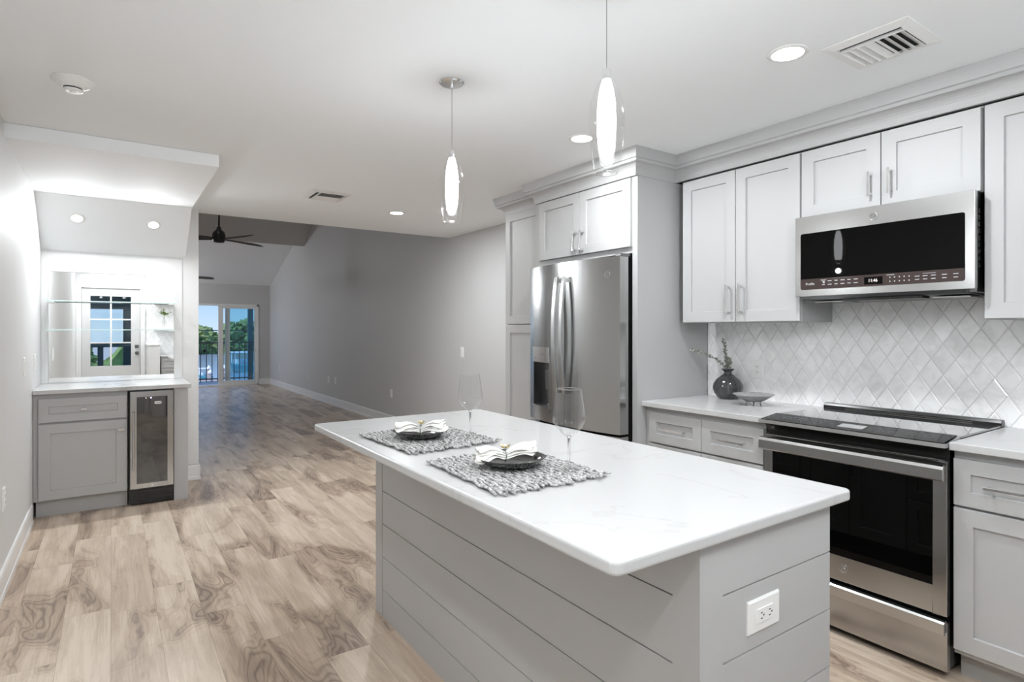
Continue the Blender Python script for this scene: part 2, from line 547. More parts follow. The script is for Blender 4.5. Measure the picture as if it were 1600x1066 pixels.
def shaker(name, m, s0, s1, z0, z1, parent, stile=0.062, T=0.020, dep=0.010, mat='cab'):
    """a shaker front: n from 0 (back) to T (face) with a recessed panel"""
    mb = MB()
    a0, a1 = s0 + stile, s1 - stile
    b0, b1 = z0 + stile, z1 - stile
    g = 0.0025
    def ring(s0, s1, z0, z1, n):
        return [m(s0, n, z0), m(s1, n, z0), m(s1, n, z1), m(s0, n, z1)]
    c = 0.0012
    R = [ring(s0, s1, z0, z1, 0), ring(s0, s1, z0, z1, T - c), ring(s0 + c, s1 - c, z0 + c, z1 - c, T),
         ring(a0, a1, b0, b1, T), ring(a0 + g, a1 - g, b0 + g, b1 - g, T - dep)]
    vs = [p for r in R for p in r]
    fs = [(0, 1, 2, 3)]
    for i in range(4):
        for j in range(4):
            fs.append((i * 4 + j, i * 4 + (j + 1) % 4, (i + 1) * 4 + (j + 1) % 4, (i + 1) * 4 + j))
    fs.append((16, 17, 18, 19))
    mb.add(vs, fs)
    return mb.build(name, mat, parent)

def bar_pull(m, s, z, length, parent, vertical=True, T=0.020, name='handle', w=0.0055):
    mb = MB()
    h = length / 2
    if vertical:
        mbox(mb, m, s - w, s + w, T + 0.024, T + 0.033, z - h, z + h)
        for e in (-1, 1):
            mbox(mb, m, s - w * 0.9, s + w * 0.9, T - 0.002, T + 0.026, z + e * (h - 0.012) - 0.005, z + e * (h - 0.012) + 0.005)
    else:
        mbox(mb, m, s - h, s + h, T + 0.024, T + 0.033, z - w, z + w)
        for e in (-1, 1):
            mbox(mb, m, s + e * (h - 0.012) - 0.005, s + e * (h - 0.012) + 0.005, T - 0.002, T + 0.026, z - w * 0.9, z + w * 0.9)
    return mb.build(name, 'chrome', parent, bevel=0.0012)

def text_mesh(name, body, size, mat, parent, pos, rot, org_parent=True, extrude=0.0003, sx=1.0):
    cu = bpy.data.curves.new(name, 'FONT')
    cu.body = body; cu.size = size; cu.extrude = extrude
    cu.align_x = 'CENTER'; cu.align_y = 'CENTER'
    to = bpy.data.objects.new(name + '_src', cu)
    me = bpy.data.meshes.new_from_object(to)
    bpy.data.objects.remove(to); bpy.data.curves.remove(cu)
    R = rot.to_4x4() if isinstance(rot, Matrix) else rot.to_matrix().to_4x4()
    org = Vector((0, 0, 0)); p = parent
    while p is not None:
        org += p.location; p = p.parent
    me.transform(Matrix.Translation(Vector(pos) - org) @ R @ Matrix.Diagonal((sx, 1, 1, 1)))
    me.name = name
    me.materials.clear(); me.materials.append(M[mat])
    o = bpy.data.objects.new(name, me)
    COL.objects.link(o); o.parent = parent
    return o
# text on a face whose outward normal is -x, read from -x side: right = -y, up = z
ROT_XNEG = Matrix(((0, 0, -1), (-1, 0, 0), (0, 1, 0)))
ROT_YNEG = Matrix(((1, 0, 0), (0, 0, -1), (0, 1, 0)))

# ------------------------------------------------------------------ dimensions
H = 2.42
XW = 3.27          # right wall (tile face 3.262)
XL = -0.4565       # left wall
YB = -0.62         # wall behind the camera
YM = 5.93          # wet bar wall
YE = 6.05          # end of the low ceiling
YF = 15.42         # far wall with the sliding door
CT = 0.9165        # counter top

# ------------------------------------------------------------------ structure
mb = MB(); mb.box(-3.2, XW + 0.15, YB - 0.15, YF + 0.12, -0.12, 0.0)
struct(mb.build('floor', 'floor'))

mb = MB(); mb.box(-0.80, XW + 0.15, YB - 0.15, YE, H, H + 0.16)
struct(mb.build('ceiling', 'ceil'))
mb = MB()
sof = [(3.97, H - 0.002), (3.97, 2.344), (5.435, 2.344), (YM, 1.985), (YM, H - 0.002)]
mb.prism(sof, lambda p, t: (t, p[0], p[1]), XL, 0.547)
struct(mb.build('ceiling_soffit', 'ceil'))
# vaulted living room ceiling: slope from the far wall upwards, then the steeper dropped slope
mb = MB()
mb.prism([(YF + 0.12, 2.405), (YF + 0.12, 2.6), (12.1, 3.72), (12.1, 3.545)], lambda p, t: (t, p[0], p[1]), -3.2, XW)
struct(mb.build('ceiling_vault', 'ceil'))
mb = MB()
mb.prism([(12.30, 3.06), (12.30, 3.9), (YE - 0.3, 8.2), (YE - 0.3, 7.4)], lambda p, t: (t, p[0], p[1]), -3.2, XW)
struct(mb.build('ceiling_bulkhead', 'wall_shaded'))  # shaded paint for the slope turned away from the sliding door

mb = MB(); mb.box(XW, XW + 0.15, YB - 0.15, YF + 0.12, 0, H + 0.16)
mb.box(XW, XW + 0.15, YE, YF + 0.12, H + 0.16, 8.3)
o = struct(mb.build('wall_right', ['wall_shaded']))
mb = MB()
mb.box(XL - 0.14, XL, 0.35, YM + 0.12, 0, H)
mb.box(XL - 0.30, XL - 0.165, YB, 0.35, 0, H)
mb.box(XL - 0.30, XL - 0.0, 0.35, 0.42, 0, H)
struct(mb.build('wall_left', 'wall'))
mb = MB(); mb.box(XL - 0.14, 0.65, YM, YM + 0.12, 0, H)
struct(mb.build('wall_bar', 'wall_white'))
mb = MB(); mb.box(-3.2, XW, YE - 0.12, YE, H + 0.16, 8.3)
struct(mb.build('wall_gable', 'wall_shaded'))
mb = MB(); mb.box(-3.35, -3.2, YE - 0.12, YF + 0.12, 0, 8.3)
struct(mb.build('wall_living', 'wall_shaded'))
mb = MB(); mb.box(-3.2, XL - 0.14, YE - 0.12, YE, 0, H + 0.16)
struct(mb.build('wall_return', 'wall_shaded'))
# far wall with the door opening x 0.35..3.00, z 0..1.965
DX0, DX1, DZ = 0.55, 3.005, 1.965
mb = MB()
mb.box(-3.2, DX0, YF, YF + 0.12, 0, 4.0)
mb.box(DX1, XW, YF, YF + 0.12, 0, 4.0)
mb.box(DX0, DX1, YF, YF + 0.12, DZ, 4.0)
struct(mb.build('wall_far', 'wall_shaded'))
# wall behind the camera with the entry door opening
EX0, EX1, EZ = -0.42, 0.44, 2.075
mb = MB()
mb.box(XL - 0.30, EX0, YB - 0.12, YB, 0, H)
mb.box(EX1, XW, YB - 0.12, YB, 0, H)
mb.box(EX0, EX1, YB - 0.12, YB, EZ, H)
struct(mb.build('wall_back', 'wall'))

def baseboard(name, x0, x1, y0, y1, nx, ny, hgt=0.135):
    """nx, ny: outward direction from the wall face; (x0,y0)-(x1,y1) along the wall"""
    prof = [(0, 0), (0.016, 0), (0.016, 0.028), (0.012, 0.034), (0.012, hgt - 0.012), (0.008, hgt), (0, hgt)]
    mb = MB()
    mb.prism(prof, lambda p, t: (x0 + (x1 - x0) * t + nx * p[0], y0 + (y1 - y0) * t + ny * p[0], p[1]), 0, 1)
    return struct(mb.build(name, 'trim'))
baseboard('baseboard_right', XW, XW, 3.98, YF, -1, 0)
baseboard('baseboard_left', XL, XL, 0.42, 5.20, 1, 0)
baseboard('baseboard_bar', 0.515, 0.65, YM, YM, 0, -1)
baseboard('baseboard_far', DX1 + 0.01, XW - 0.016, YF, YF, 0, -1)
baseboard('baseboard_back', EX1 + 0.1, 0.52, YB, YB, 0, 1)
mb = MB()
prof = [(0, 0), (0.016, 0), (0.016, 0.028), (0.012, 0.034), (0.012, 0.123), (0.008, 0.135), (0, 0.135)]
mb.prism(prof, lambda p, t: (0.65 + p[0], t, p[1]), YM - 0.016, YM + 0.12)
struct(mb.build('baseboard_end', 'trim'))

# ------------------------------------------------------------------ entry door behind the camera (seen in the mirror)
fr = MB()
fr.box(EX0 - 0.09, EX0, YB, YB + 0.02, 0, EZ + 0.09)
fr.box(EX1, EX1 + 0.07, YB, YB + 0.02, 0, EZ + 0.09)
fr.box(EX0, EX1, YB, YB + 0.02, EZ, EZ + 0.09)
struct(fr.build('trim_1', 'trim', bevel=0.003))
d = bpy.data.objects.new('door_1', None); d.location = (0, YB, 0); COL.objects.link(d); d['kind'] = 'structure'
mb = MB()
l0, l1, lz0, lz1 = -0.295, 0.298, 0.71, 1.935
mb.box(EX0 + 0.004, l0, YB - 0.05, YB - 0.008, 0.01, EZ - 0.004)
mb.box(l1, EX1 - 0.004, YB - 0.05, YB - 0.008, 0.01, EZ - 0.004)
mb.box(l0, l1, YB - 0.05, YB - 0.008, 0.01, lz0)
mb.box(l0, l1, YB - 0.05, YB - 0.008, lz1, EZ - 0.004)
mb.build('door_leaf', 'wall', d, bevel=0.002)
mb = MB(); mb.box(l0, l1, YB - 0.032, YB - 0.026, lz0, lz1); mb.build('pane', 'pane_glass', d)
mb = MB()
mb.box(-0.012, 0.012, YB - 0.045, YB - 0.012, lz0, lz1)
for z in (1.117, 1.527):
    mb.box(l0, l1, YB - 0.0445, YB - 0.0125, z - 0.011, z + 0.011)
mb.build('muntin', 'trim', d)
mb = MB()
mb.lathe([(0.001, 0), (0.028, 0), (0.028, 0.01), (0.014, 0.014), (0.014, 0.03), (0.03, 0.04), (0.032, 0.06), (0.02, 0.07), (0.001, 0.07)], (0, 0, 0), 20)
mb.v = [(0.385 + v[0], YB - 0.008 + v[2], 0.93 + v[1]) for v in mb.v]
mb.build('door_knob', 'steel_dark', d, smooth=True)
mb = MB(); mb.box(0.355, 0.415, YB - 0.008, YB + 0.012, 1.02, 1.075); mb.build('deadbolt', 'steel_dark', d, bevel=0.004)

# ------------------------------------------------------------------ sliding door in the far wall
d2 = bpy.data.objects.new('door_2', None); d2.location = (2, YF, 0); COL.objects.link(d2); d2['kind'] = 'structure'
mb = MB()
f = 0.045
mb.box(DX0, DX0 + f, YF - 0.01, YF + 0.11, 0.0, DZ)
mb.box(DX1 - f, DX1, YF - 0.01, YF + 0.11, 0.0, DZ)
mb.box(DX0, DX1, YF - 0.01, YF + 0.11, DZ - f, DZ)
mb.box(DX0, DX1, YF - 0.01, YF + 0.11, 0.0, 0.035)
mb.build('door_frame', 'trim', d2, bevel=0.003)
def panel(x0, x1, y, nm, st=0.075, g='tint_glass', sr=0.045):
    mb = MB()
    mb.box(x0, x0 + st, y, y + 0.035, 0.035, DZ - f)
    mb.box(x1 - sr, x1, y, y + 0.035, 0.035, DZ - f)
    mb.box(x0 + st, x1 - sr, y, y + 0.035, 0.035, 0.12)
    mb.box(x0 + st, x1 - sr, y, y + 0.035, DZ - f - 0.06, DZ - f)
    p = mb.build(nm, 'trim', d2, bevel=0.003)
    mb = MB(); mb.box(x0 + st, x1 - sr, y + 0.014, y + 0.020, 0.12, DZ - f - 0.06)
    mb.build('pane', g, p)
panel(2.265, DX1 - f, YF + 0.045, 'sliding_panel', 0.10)
panel(2.11, DX1 - f, YF + 0.004, 'sliding_panel', 0.10, 'pane_glass')
mb = MB(); mb.tube([(2.985, YF - 0.012, 0.85), (2.985, YF - 0.04, 0.87), (2.985, YF - 0.04, 1.1), (2.985, YF - 0.012, 1.12)], 0.008, 8)
mb.build('door_handle', 'white_plastic', d2, smooth=True)

# ------------------------------------------------------------------ cabinets helpers
def upper_cab(label, y0, y1, z0, z1, splits, handles, xf=2.935, xb=3.2605, name='upper_cabinet', group=None, hname='handle'):
    t = thing(name, label, 'cabinet', (3.1, (y0 + y1) / 2, z0), group)
    mb = MB(); mb.box(xf + 0.0205, xb, y0 + 0.001, y1 - 0.001, z0, z1)
    mb.build('body', 'cab', t, bevel=0.001)
    m = fx_neg(xf + 0.020)
    for (a, b) in splits:
        dr = shaker('door', m, a, b, z0 + 0.003, z1 - 0.006, t)
        for (s, zc, ln) in handles:
            if a < s < b:
                bar_pull(m, s, zc, ln, dr)
    return t

ZU0, ZU1 = 1.388, 2.266
upper_cab('light grey two-door wall cabinet left of the microwave, next to the tall fridge panel', 1.641, 2.398, ZU0, ZU1,
          [(1.644, 2.019), (2.023, 2.392)], [(2.062, 1.520, 0.17), (1.981, 1.520, 0.17)])
upper_cab('short light grey two-door wall cabinet directly above the microwave', 0.877, 1.639, 1.913, ZU1,
          [(0.882, 1.256), (1.260, 1.634)], [(1.300, 2.025, 0.115), (1.216, 2.025, 0.115)])
upper_cab('light grey wall cabinet right of the microwave, cut by the right edge of the photo', 0.113, 0.873, ZU0, ZU1,
          [(0.117, 0.491), (0.495, 0.869)], [(0.530, 1.520, 0.17), (0.456, 1.520, 0.17)])
mb = MB(); mb.box(2.958, 3.2605, -0.6, 0.111, ZU0, ZU1)
tag(mb.build('upper_cabinet', 'cab', None), 'plain grey wall cabinet run end hidden beyond the right edge, nearest the entry wall', 'cabinet')

# base cabinets on the range wall
def base_cab(label, y0, y1, drawers, doors, dh, doorh, xf=2.656, end=None):
    t = thing('base_cabinet', label, 'cabinet', (3.0, (y0 + y1) / 2, 0))
    mb = MB(); mb.box(xf + 0.0205, 3.262, y0 + 0.001, y1 - 0.001, 0.105, CT - 0.031)
    mb.build('body', 'cab', t)
    mb = MB(); mb.box(xf + 0.085, 3.25, y0 + 0.001, y1 - 0.001, 0.0, 0.105)
    mb.build('toe_kick', 'toe', t)
    m = fx_neg(xf + 0.020)
    for (a, b) in drawers:
        dr = shaker('drawer', m, a, b, 0.678, 0.855, t, stile=0.054)
        bar_pull(m, (a + b) / 2, 0.765, 0.18, dr, vertical=False)
    for i, (a, b) in enumerate(doors):
        do = shaker('door', m, a, b, 0.127, 0.668, t)
        s = doorh[i]
        if s is not None:
            bar_pull(m, s, 0.56, 0.17, do)
    return t
base_cab('light grey base cabinet between the tall fridge panel and the range', 1.668, 2.4545,
         [(1.672, 2.039), (2.043, 2.416)], [(1.672, 2.039), (2.043, 2.416)], None, [1.995, 2.087])
base_cab('light grey base cabinet with one drawer and door right of the range', 0.498, 0.887,
         [(0.502, 0.883)], [(0.502, 0.883)], None, [0.545])
base_cab('light grey base cabinet out of frame beyond the one right of the range', -0.28, 0.496,
         [(-0.276, 0.105), (0.109, 0.492)], [(-0.276, 0.105), (0.109, 0.492)], None, [0.065, 0.149])

mb = MB(); mb.box(2.632, 3.2615, 1.664, 2.4550, CT - 0.030, CT)
tag(mb.build('countertop', 'quartz', None, bevel=0.003), 'white quartz worktop left of the range, with the dark vase on it', 'countertop')
mb = MB(); mb.box(2.632, 3.2615, -0.6, 0.8905, CT - 0.030, CT)
tag(mb.build('countertop', 'quartz', None, bevel=0.003), 'white quartz worktop right of the range, running off the right edge', 'countertop')

# ------------------------------------------------------------------ tall units
t = thing('pantry_cabinet', 'tall light grey pantry cabinet left of the fridge with an upper and a lower door', 'cabinet', (3.0, 3.7, 0))
mb = MB(); mb.box(2.681, 3.262, 3.462, 3.972, 0.105, 2.2725); mb.build('body', 'cab', t)
mb = MB(); mb.box(2.74, 3.25, 3.462, 3.972, 0, 0.105); mb.build('toe_kick', 'toe', t)
m = fx_neg(2.680)
u = shaker('door', m, 3.480, 3.963, 1.391, 2.279, t)
bar_pull(m, 3.515, 1.50, 0.17, u)
l = shaker('door', m, 3.480, 3.963, 0.115, 1.384, t)
bar_pull(m, 3.515, 1.26, 0.17, l)

t = thing('refrigerator_cabinet', 'light grey cabinet framing the fridge: two doors above it and a tall side panel', 'cabinet', (3.0, 2.95, 0))
mb = MB(); mb.box(2.601, 3.262, 2.4560, 2.498, 0, 2.272); mb.build('side_panel', 'cab', t, bevel=0.001)
mb = MB(); mb.box(2.601, 3.262, 3.420, 3.460, 0, 2.272); mb.build('side_panel', 'cab', t, bevel=0.001)
mb = MB(); mb.box(2.602, 3.262, 2.4985, 3.4195, 1.812, 2.272); mb.build('body', 'cab', t)
m = fx_neg(2.6015)
a = shaker('door', m, 2.498, 2.9595, 1.8485, 2.264, t)
b = shaker('door', m, 2.9635, 3.408, 1.8485, 2.264, t)
for (s, par) in ((2.926, a), (2.997, b)):
    mb = MB()
    mbox(mb, m, s - 0.006, s + 0.006, 0.045, 0.055, 1.872, 2.005)
    for zz in (1.880, 1.997):
        mbox(mb, m, s - 0.011, s + 0.011, 0.018, 0.052, zz - 0.008, zz + 0.008)
    mb.build('handle', 'chrome', par, bevel=0.002)

# crown moulding swept along the fronts
def sweep(path, prof):
    """path: list of (x,y); outward is to the left of travel; prof: list of (offset, z)"""
    mb = MB(); n = len(prof); k = len(path)
    P = [Vector((p[0], p[1], 0)) for p in path]
    vs = []
    for i in range(k):
        d0 = (P[i] - P[i - 1]).normalized() if i > 0 else (P[1] - P[0]).normalized()
        d1 = (P[i + 1] - P[i]).normalized() if i < k - 1 else d0
        n0 = Vector((-d0.y, d0.x, 0)); n1 = Vector((-d1.y, d1.x, 0))
        nn = (n0 + n1)
        nn = nn / (nn.dot(n0)) if nn.length > 1e-6 else n0
        for (o, z) in prof:
            q = P[i] + nn * o
            vs.append((q.x, q.y, z))
    fs = []
    for i in range(k - 1):
        for j in range(n):
            fs.append((i * n + j, i * n + (j + 1) % n, (i + 1) * n + (j + 1) % n, (i + 1) * n + j))
    fs.append(tuple(range(n))); fs.append(tuple((k - 1) * n + j for j in range(n)))
    return mb.add(vs, fs)
pr = [(-0.02, 2.273), (0.0, 2.273), (0.004, 2.290)]
for i in range(7):
    a = i / 6 * PI / 2
    pr.append((0.004 + 0.048 * (1 - math.cos(a)), 2.290 + 0.050 * math.sin(a)))
pr += [(0.055, 2.344), (0.055, 2.356), (0.064, 2.360), (0.070, 2.400), (0.074, H - 0.001), (-0.02, H - 0.001)]
path = [(2.937, YB + 0.002), (2.937, 2.456), (2.585, 2.456), (2.585, 3.46), (2.665, 3.46), (2.665, 3.974), (3.26, 3.974)]
mb = sweep(path, pr)
tag(mb.build('crown_molding', 'cab', None), 'light grey crown moulding stepping along the tops of the wall cabinets', 'crown moulding')
# filler bodies behind the crown, up to the ceiling
# ------------------------------------------------------------------ backsplash tiles
def tiles(name, m, s0, s1, z0, z1, label, pw=0.098, ph=0.150, off=(1.322, 1.428), holes=()):
    t = thing(name, label, 'backsplash', m((s0 + s1) / 2, 0, z0))
    mb = MB(); mbox(mb, m, s0, s1, 0.0, 0.0035, z0, z1)
    mb.build('grout', 'grout', t)
    mb = MB(); tones = []
    g = 0.0016
    i0, i1 = int((s0 - off[0]) / (pw / 2)) - 2, int((s1 - off[0]) / (pw / 2)) + 2
    j0, j1 = int((z0 - off[1]) / (ph / 2)) - 2, int((z1 - off[1]) / (ph / 2)) + 2
    for i in range(i0, i1 + 1):
        for j in range(j0, j1 + 1):
            if (i + j) % 2 == 0:
                continue
            cs, cz = off[0] + i * pw / 2, off[1] + j * ph / 2
            if cs < s0 or cs > s1 or cz < z0 or cz > z1 - 0.0:
                continue
            tl = (random.uniform(-1, 1), random.uniform(-1, 1))
            tn = random.random()
            pts = [(pw / 2 - g * 1.2, 0), (0, ph / 2 - g * 1.9), (-pw / 2 + g * 1.2, 0), (0, -ph / 2 + g * 1.9)]
            def cl(p, k):
                s_ = min(max(cs + p[0] * k, s0), s1); z_ = min(max(cz + p[1] * k, z0), z1)
                return s_, z_
            outer = [cl(p, 1) for p in pts]
            inner = [cl(p, 0.93) for p in pts]
            nv = [m(a_, 0.002, b_) for a_, b_ in outer]
            nv += [m(a_, 0.0058, b_) for a_, b_ in outer]
            nv += [m(a_, 0.0074 + tl[0] * 0.00025 * (a_ - cs) / pw * 4 + tl[1] * 0.0003 * (b_ - cz) / ph * 4, b_) for a_, b_ in inner]
            fs = []
            for r in range(2):
                for q in range(4):
                    fs.append((r * 4 + q, r * 4 + (q + 1) % 4, (r + 1) * 4 + (q + 1) % 4, (r + 1) * 4 + q))
            fs.append((8, 9, 10, 11))
            mb.add(nv, fs)
            tones += [tn] * 12
    o = mb.build('tile_field', 'tile', t, recalc=False)
    me = o.data
    ca = me.color_attributes.new('tone', 'FLOAT_COLOR', 'POINT')
    for k_, tn in enumerate(tones):
        v = 0.55 + 0.45 * tn
        ca.data[k_].color = (v, v, v, 1)
    bm = bmesh.new(); bm.from_mesh(me); bmesh.ops.recalc_face_normals(bm, faces=bm.faces); bm.to_mesh(me); bm.free()
    return t
tiles('tile_backsplash', fx_neg(XW - 0.0006), -0.6, 2.4555, 0.86, 1.90, 'white marble diamond tile backsplash behind the range and worktops')
tiles('tile_backsplash', fy_pos(YB + 0.0006), 0.516, 2.60, 0.60, H - 0.02, 'white marble diamond tile wall with floating shelves, seen in the wet bar mirror', off=(0.6, 1.4))

# ------------------------------------------------------------------ outlets and switches
def wall_plate(kind, label, m, s, z, horizontal=False, k=1.0, group=None):
    """kind: 'outlet' / 'switch'"""
    name = 'wall_outlet' if kind == 'outlet' else 'light_switch'
    t = thing(name, label, 'outlet' if kind == 'outlet' else 'switch', m(s, 0, z), group)
    w, h = 0.036 * k, 0.059 * k
    if horizontal: w, h = h, w
    mb = MB()
    vs = [m(s + a * w, 0, z + b * h) for a, b in ((-1, -1), (1, -1), (1, 1), (-1, 1))]
    vs += [m(s + a * w, 0.003, z + b * h) for a, b in ((-1, -1), (1, -1), (1, 1), (-1, 1))]
    vs += [m(s + a * (w - 0.004), 0.0065, z + b * (h - 0.004)) for a, b in ((-1, -1), (1, -1), (1, 1), (-1, 1))]
    fs = [(0, 1, 2, 3), (8, 9, 10, 11)] + [(r * 4 + q, r * 4 + (q + 1) % 4, r * 4 + 4 + (q + 1) % 4, r * 4 + 4 + q) for r in range(2) for q in range(4)]
    mb.add(vs, fs)
    mb.build('plate', 'white_plastic', t)
    a, b = 0.0165, 0.033
    if horizontal: a, b = b, a
    mb = MB(); mbox(mb, m, s - a, s + a, 0.006, 0.0095, z - b, z + b)
    if kind == 'outlet':
        q = mb.build('socket_face', 'white_plastic', t, bevel=0.0008)
        for e in (-1, 1):
            mb = MB()
            cs, cz = (s + e * 0.0165, z) if horizontal else (s, z + e * 0.0165)
            for dd in (-0.0065, 0.0065):
                if horizontal:
                    mbox(mb, m, cs - 0.0045, cs + 0.0025, 0.0094, 0.0099, cz + dd - 0.0011, cz + dd + 0.0011)
                else:
                    mbox(mb, m, cs + dd - 0.0011, cs + dd + 0.0011, 0.0094, 0.0099, cz - 0.0025, cz + 0.0045)
            if horizontal:
                mbox(mb, m, cs + 0.0055, cs + 0.0095, 0.0094, 0.0099, cz - 0.002, cz + 0.002)
            else:
                mbox(mb, m, cs - 0.002, cs + 0.002, 0.0094, 0.0099, cz - 0.0095, cz - 0.0055)
            mb.build('socket_slots', 'ink_dark', q)
    else:
        mb.build('rocker', 'white_plastic', t, bevel=0.001)
    return t
mR = fx_neg(XW)
wall_plate('outlet', 'white wall outlet low on the grey wall, farthest one by the sliding door', mR, 14.38, 0.455)
wall_plate('outlet', 'white wall outlet low on the grey wall, second nearest the sliding door', mR, 11.96, 0.44)
wall_plate('outlet', 'white wall outlet low on the grey wall, left one of the close pair', mR, 10.66, 0.44)
wall_plate('outlet', 'white wall outlet low on the grey wall, right one of the close pair', mR, 10.26, 0.44)
wall_plate('outlet', 'white wall outlet low on the grey wall, nearest the island', mR, 7.77, 0.444)
wall_plate('switch', 'white light switch at mid height on the wall left of the pantry', mR, 5.745, 1.09)
mLft = fx_pos(XL)
wall_plate('switch', 'white light switch on the left wall, nearer one beside the wet bar', mLft, 4.80, 1.11)
wall_plate('switch', 'white light switch on the left wall, above the wet bar counter', mLft, 5.42, 1.11)
wall_plate('outlet', 'white wall outlet low on the left wall at the left photo edge', mLft, 3.95, 0.475)
wall_plate('outlet', 'white outlet on the tile backsplash beside the dark vase', fx_neg(XW - 0.0078), 2.088, 1.105)

# ------------------------------------------------------------------ island
BX0, BX1, BY0, BY1, IZ = 1.050, 1.595, 0.810, 2.683, 0.884
t = thing('kitchen_island', 'light grey shiplap kitchen island base under the big white worktop', 'kitchen island', ((BX0 + BX1) / 2, (BY0 + BY1) / 2, 0))
mb = MB(); mb.box(BX0 + 0.012, BX1 - 0.022, BY0 + 0.012, BY1 - 0.012, 0.0, IZ - 0.001)
mb.build('body', 'cab', t)
gz = [0.0, 0.127, 0.281, 0.435, 0.589, 0.743, IZ - 0.001]
mb = MB()
for i in range(6):
    mb.box(BX0, BX0 + 0.012, BY0 + 0.075, 2.600, gz[i] + (0.0018 if i else 0), gz[i + 1] - 0.0018)
mb.build('shiplap_panel', 'cab', t)
mb = MB()
for i in range(6):
    mb.box(BX0 + 0.080, BX1, BY0, BY0 + 0.012, gz[i] + (0.0018 if i else 0) + 0.005, gz[i + 1] + (0.0032 if i < 5 else 0))
mb.build('shiplap_panel', 'cab', t)
mb = MB()
mb.box(BX0, BX0 + 0.080, BY0, BY0 + 0.012, 0, IZ - 0.001)
mb.box(BX0, BX0 + 0.012, BY0 + 0.012, BY0 + 0.075, 0, IZ - 0.001)
mb.build('corner_board', 'cab', t)
mb = MB(); mb.box(BX0 - 0.001, BX0 + 0.07, 2.603, BY1, 0, IZ - 0.001)
mb.build('corner_board', 'cab', t, bevel=0.001)
mb = MB(); mb.box(BX0 + 0.07, BX1 - 0.02, BY1 - 0.012, BY1, 0, IZ - 0.001); mb.build('end_panel', 'cab', t)
m = fx_pos(BX1 - 0.020)
mb = MB(); mb.box(BX1 - 0.0215, BX1 - 0.019, BY0 + 0.013, BY1, 0.0, IZ - 0.002); mb.build('side_panel', 'cab_gap_shade', t)  # dark sheet behind the drawer fronts, gap shade put into its colour
w3 = (BY1 - BY0 - 0.03) / 3
for i in range(3):
    a = BY0 + 0.018 + i * w3
    b = a + w3 - 0.004
    if i == 1:
        shaker('drawer', m, a, b, 0.68, 0.862, t, stile=0.05)
        dd = shaker('door', m, a, a + (b - a) / 2 - 0.002, 0.11, 0.672, t)
        bar_pull(m, a + (b - a) / 2 - 0.04, 0.56, 0.17, dd)
        dd = shaker('door', m, a + (b - a) / 2 + 0.002, b, 0.11, 0.672, t)
        bar_pull(m, a + (b - a) / 2 + 0.04, 0.56, 0.17, dd)
    else:
        for (z0, z1) in ((0.11, 0.40), (0.405, 0.672), (0.68, 0.862)):
            dd = shaker('drawer', m, a, b, z0, z1, t, stile=0.05)
            bar_pull(m, (a + b) / 2, (z0 + z1) / 2, 0.2, dd, vertical=False)
wall_plate('outlet', 'white horizontal outlet on the near end of the island', fy_neg(BY0), 1.2825, 0.671, horizontal=True, k=1.09)

def rounded_rect(x0, x1, y0, y1, r, n=6):
    pts = []
    for cx, cy, a0 in ((x1 - r, y1 - r, 0), (x0 + r, y1 - r, 90), (x0 + r, y0 + r, 180), (x1 - r, y0 + r, 270)):
        for i in range(n + 1):
            a = math.radians(a0 + 90 * i / n)
            pts.append((cx + r * math.cos(a), cy + r * math.sin(a)))
    return pts
mb = MB()
mb.prism(rounded_rect(0.7657, 1.656, 0.779, 2.724, 0.022), lambda p, t: (p[0], p[1], t), IZ, 0.914)
tag(mb.build('island_countertop', 'quartz', None, bevel=0.007, seg=3), 'large white quartz worktop with rounded corners on the island', 'countertop')

# ------------------------------------------------------------------ range
t = thing('range', 'stainless steel slide-in electric range with black oven window', 'range', (2.95, 1.27, 0))
RY0, RY1 = 0.8945, 1.6495
mb = MB()
mb.box(2.665, 3.25, RY0 + 0.004, RY1 - 0.004, 0.035, 0.895)
mb.build('body', 'black', t)
mb = MB(); 
for yy in (RY0 + 0.05, RY1 - 0.05):
    for xx in (2.72, 3.2):
        mb = MB(); mb.lathe([(0.015, 0), (0.015, 0.0345)], (xx, yy, 0), 12, cap=True)
        mb.build('foot', 'black_matte', t)
# oven door
mb = MB()
gy0, gy1, gz0, gz1 = 0.941, 1.608, 0.355, 0.766
mb.box(2.630, 2.662, RY0, gy0, 0.246, 0.838); mb.box(2.630, 2.662, gy1, RY1, 0.246, 0.838)
mb.box(2.630, 2.662, gy0, gy1, 0.246, gz0); mb.box(2.630, 2.662, gy0, gy1, gz1, 0.838)
door = mb.build('oven_door', 'steel', t, bevel=0.0015)
mb = MB(); mb.box(2.6325, 2.655, gy0, gy1, gz0, gz1); mb.build('window', 'black_glass', door)
mb = MB()
mb.prism([(2.572, 0.779), (2.572, 0.818), (2.578, 0.829), (2.592, 0.833), (2.592, 0.774), (2.580, 0.772)], lambda p, tt: (p[0], tt, p[1]), RY0 - 0.004, RY1 - 0.004)
h = mb.build('handle', 'steel_h', door, bevel=0.001)
for yy in (RY0 + 0.004, RY1 - 0.030):
    mb = MB(); mb.box(2.590, 2.631, yy, yy + 0.02, 0.783, 0.822)
    mb.build('bracket', 'steel', h)
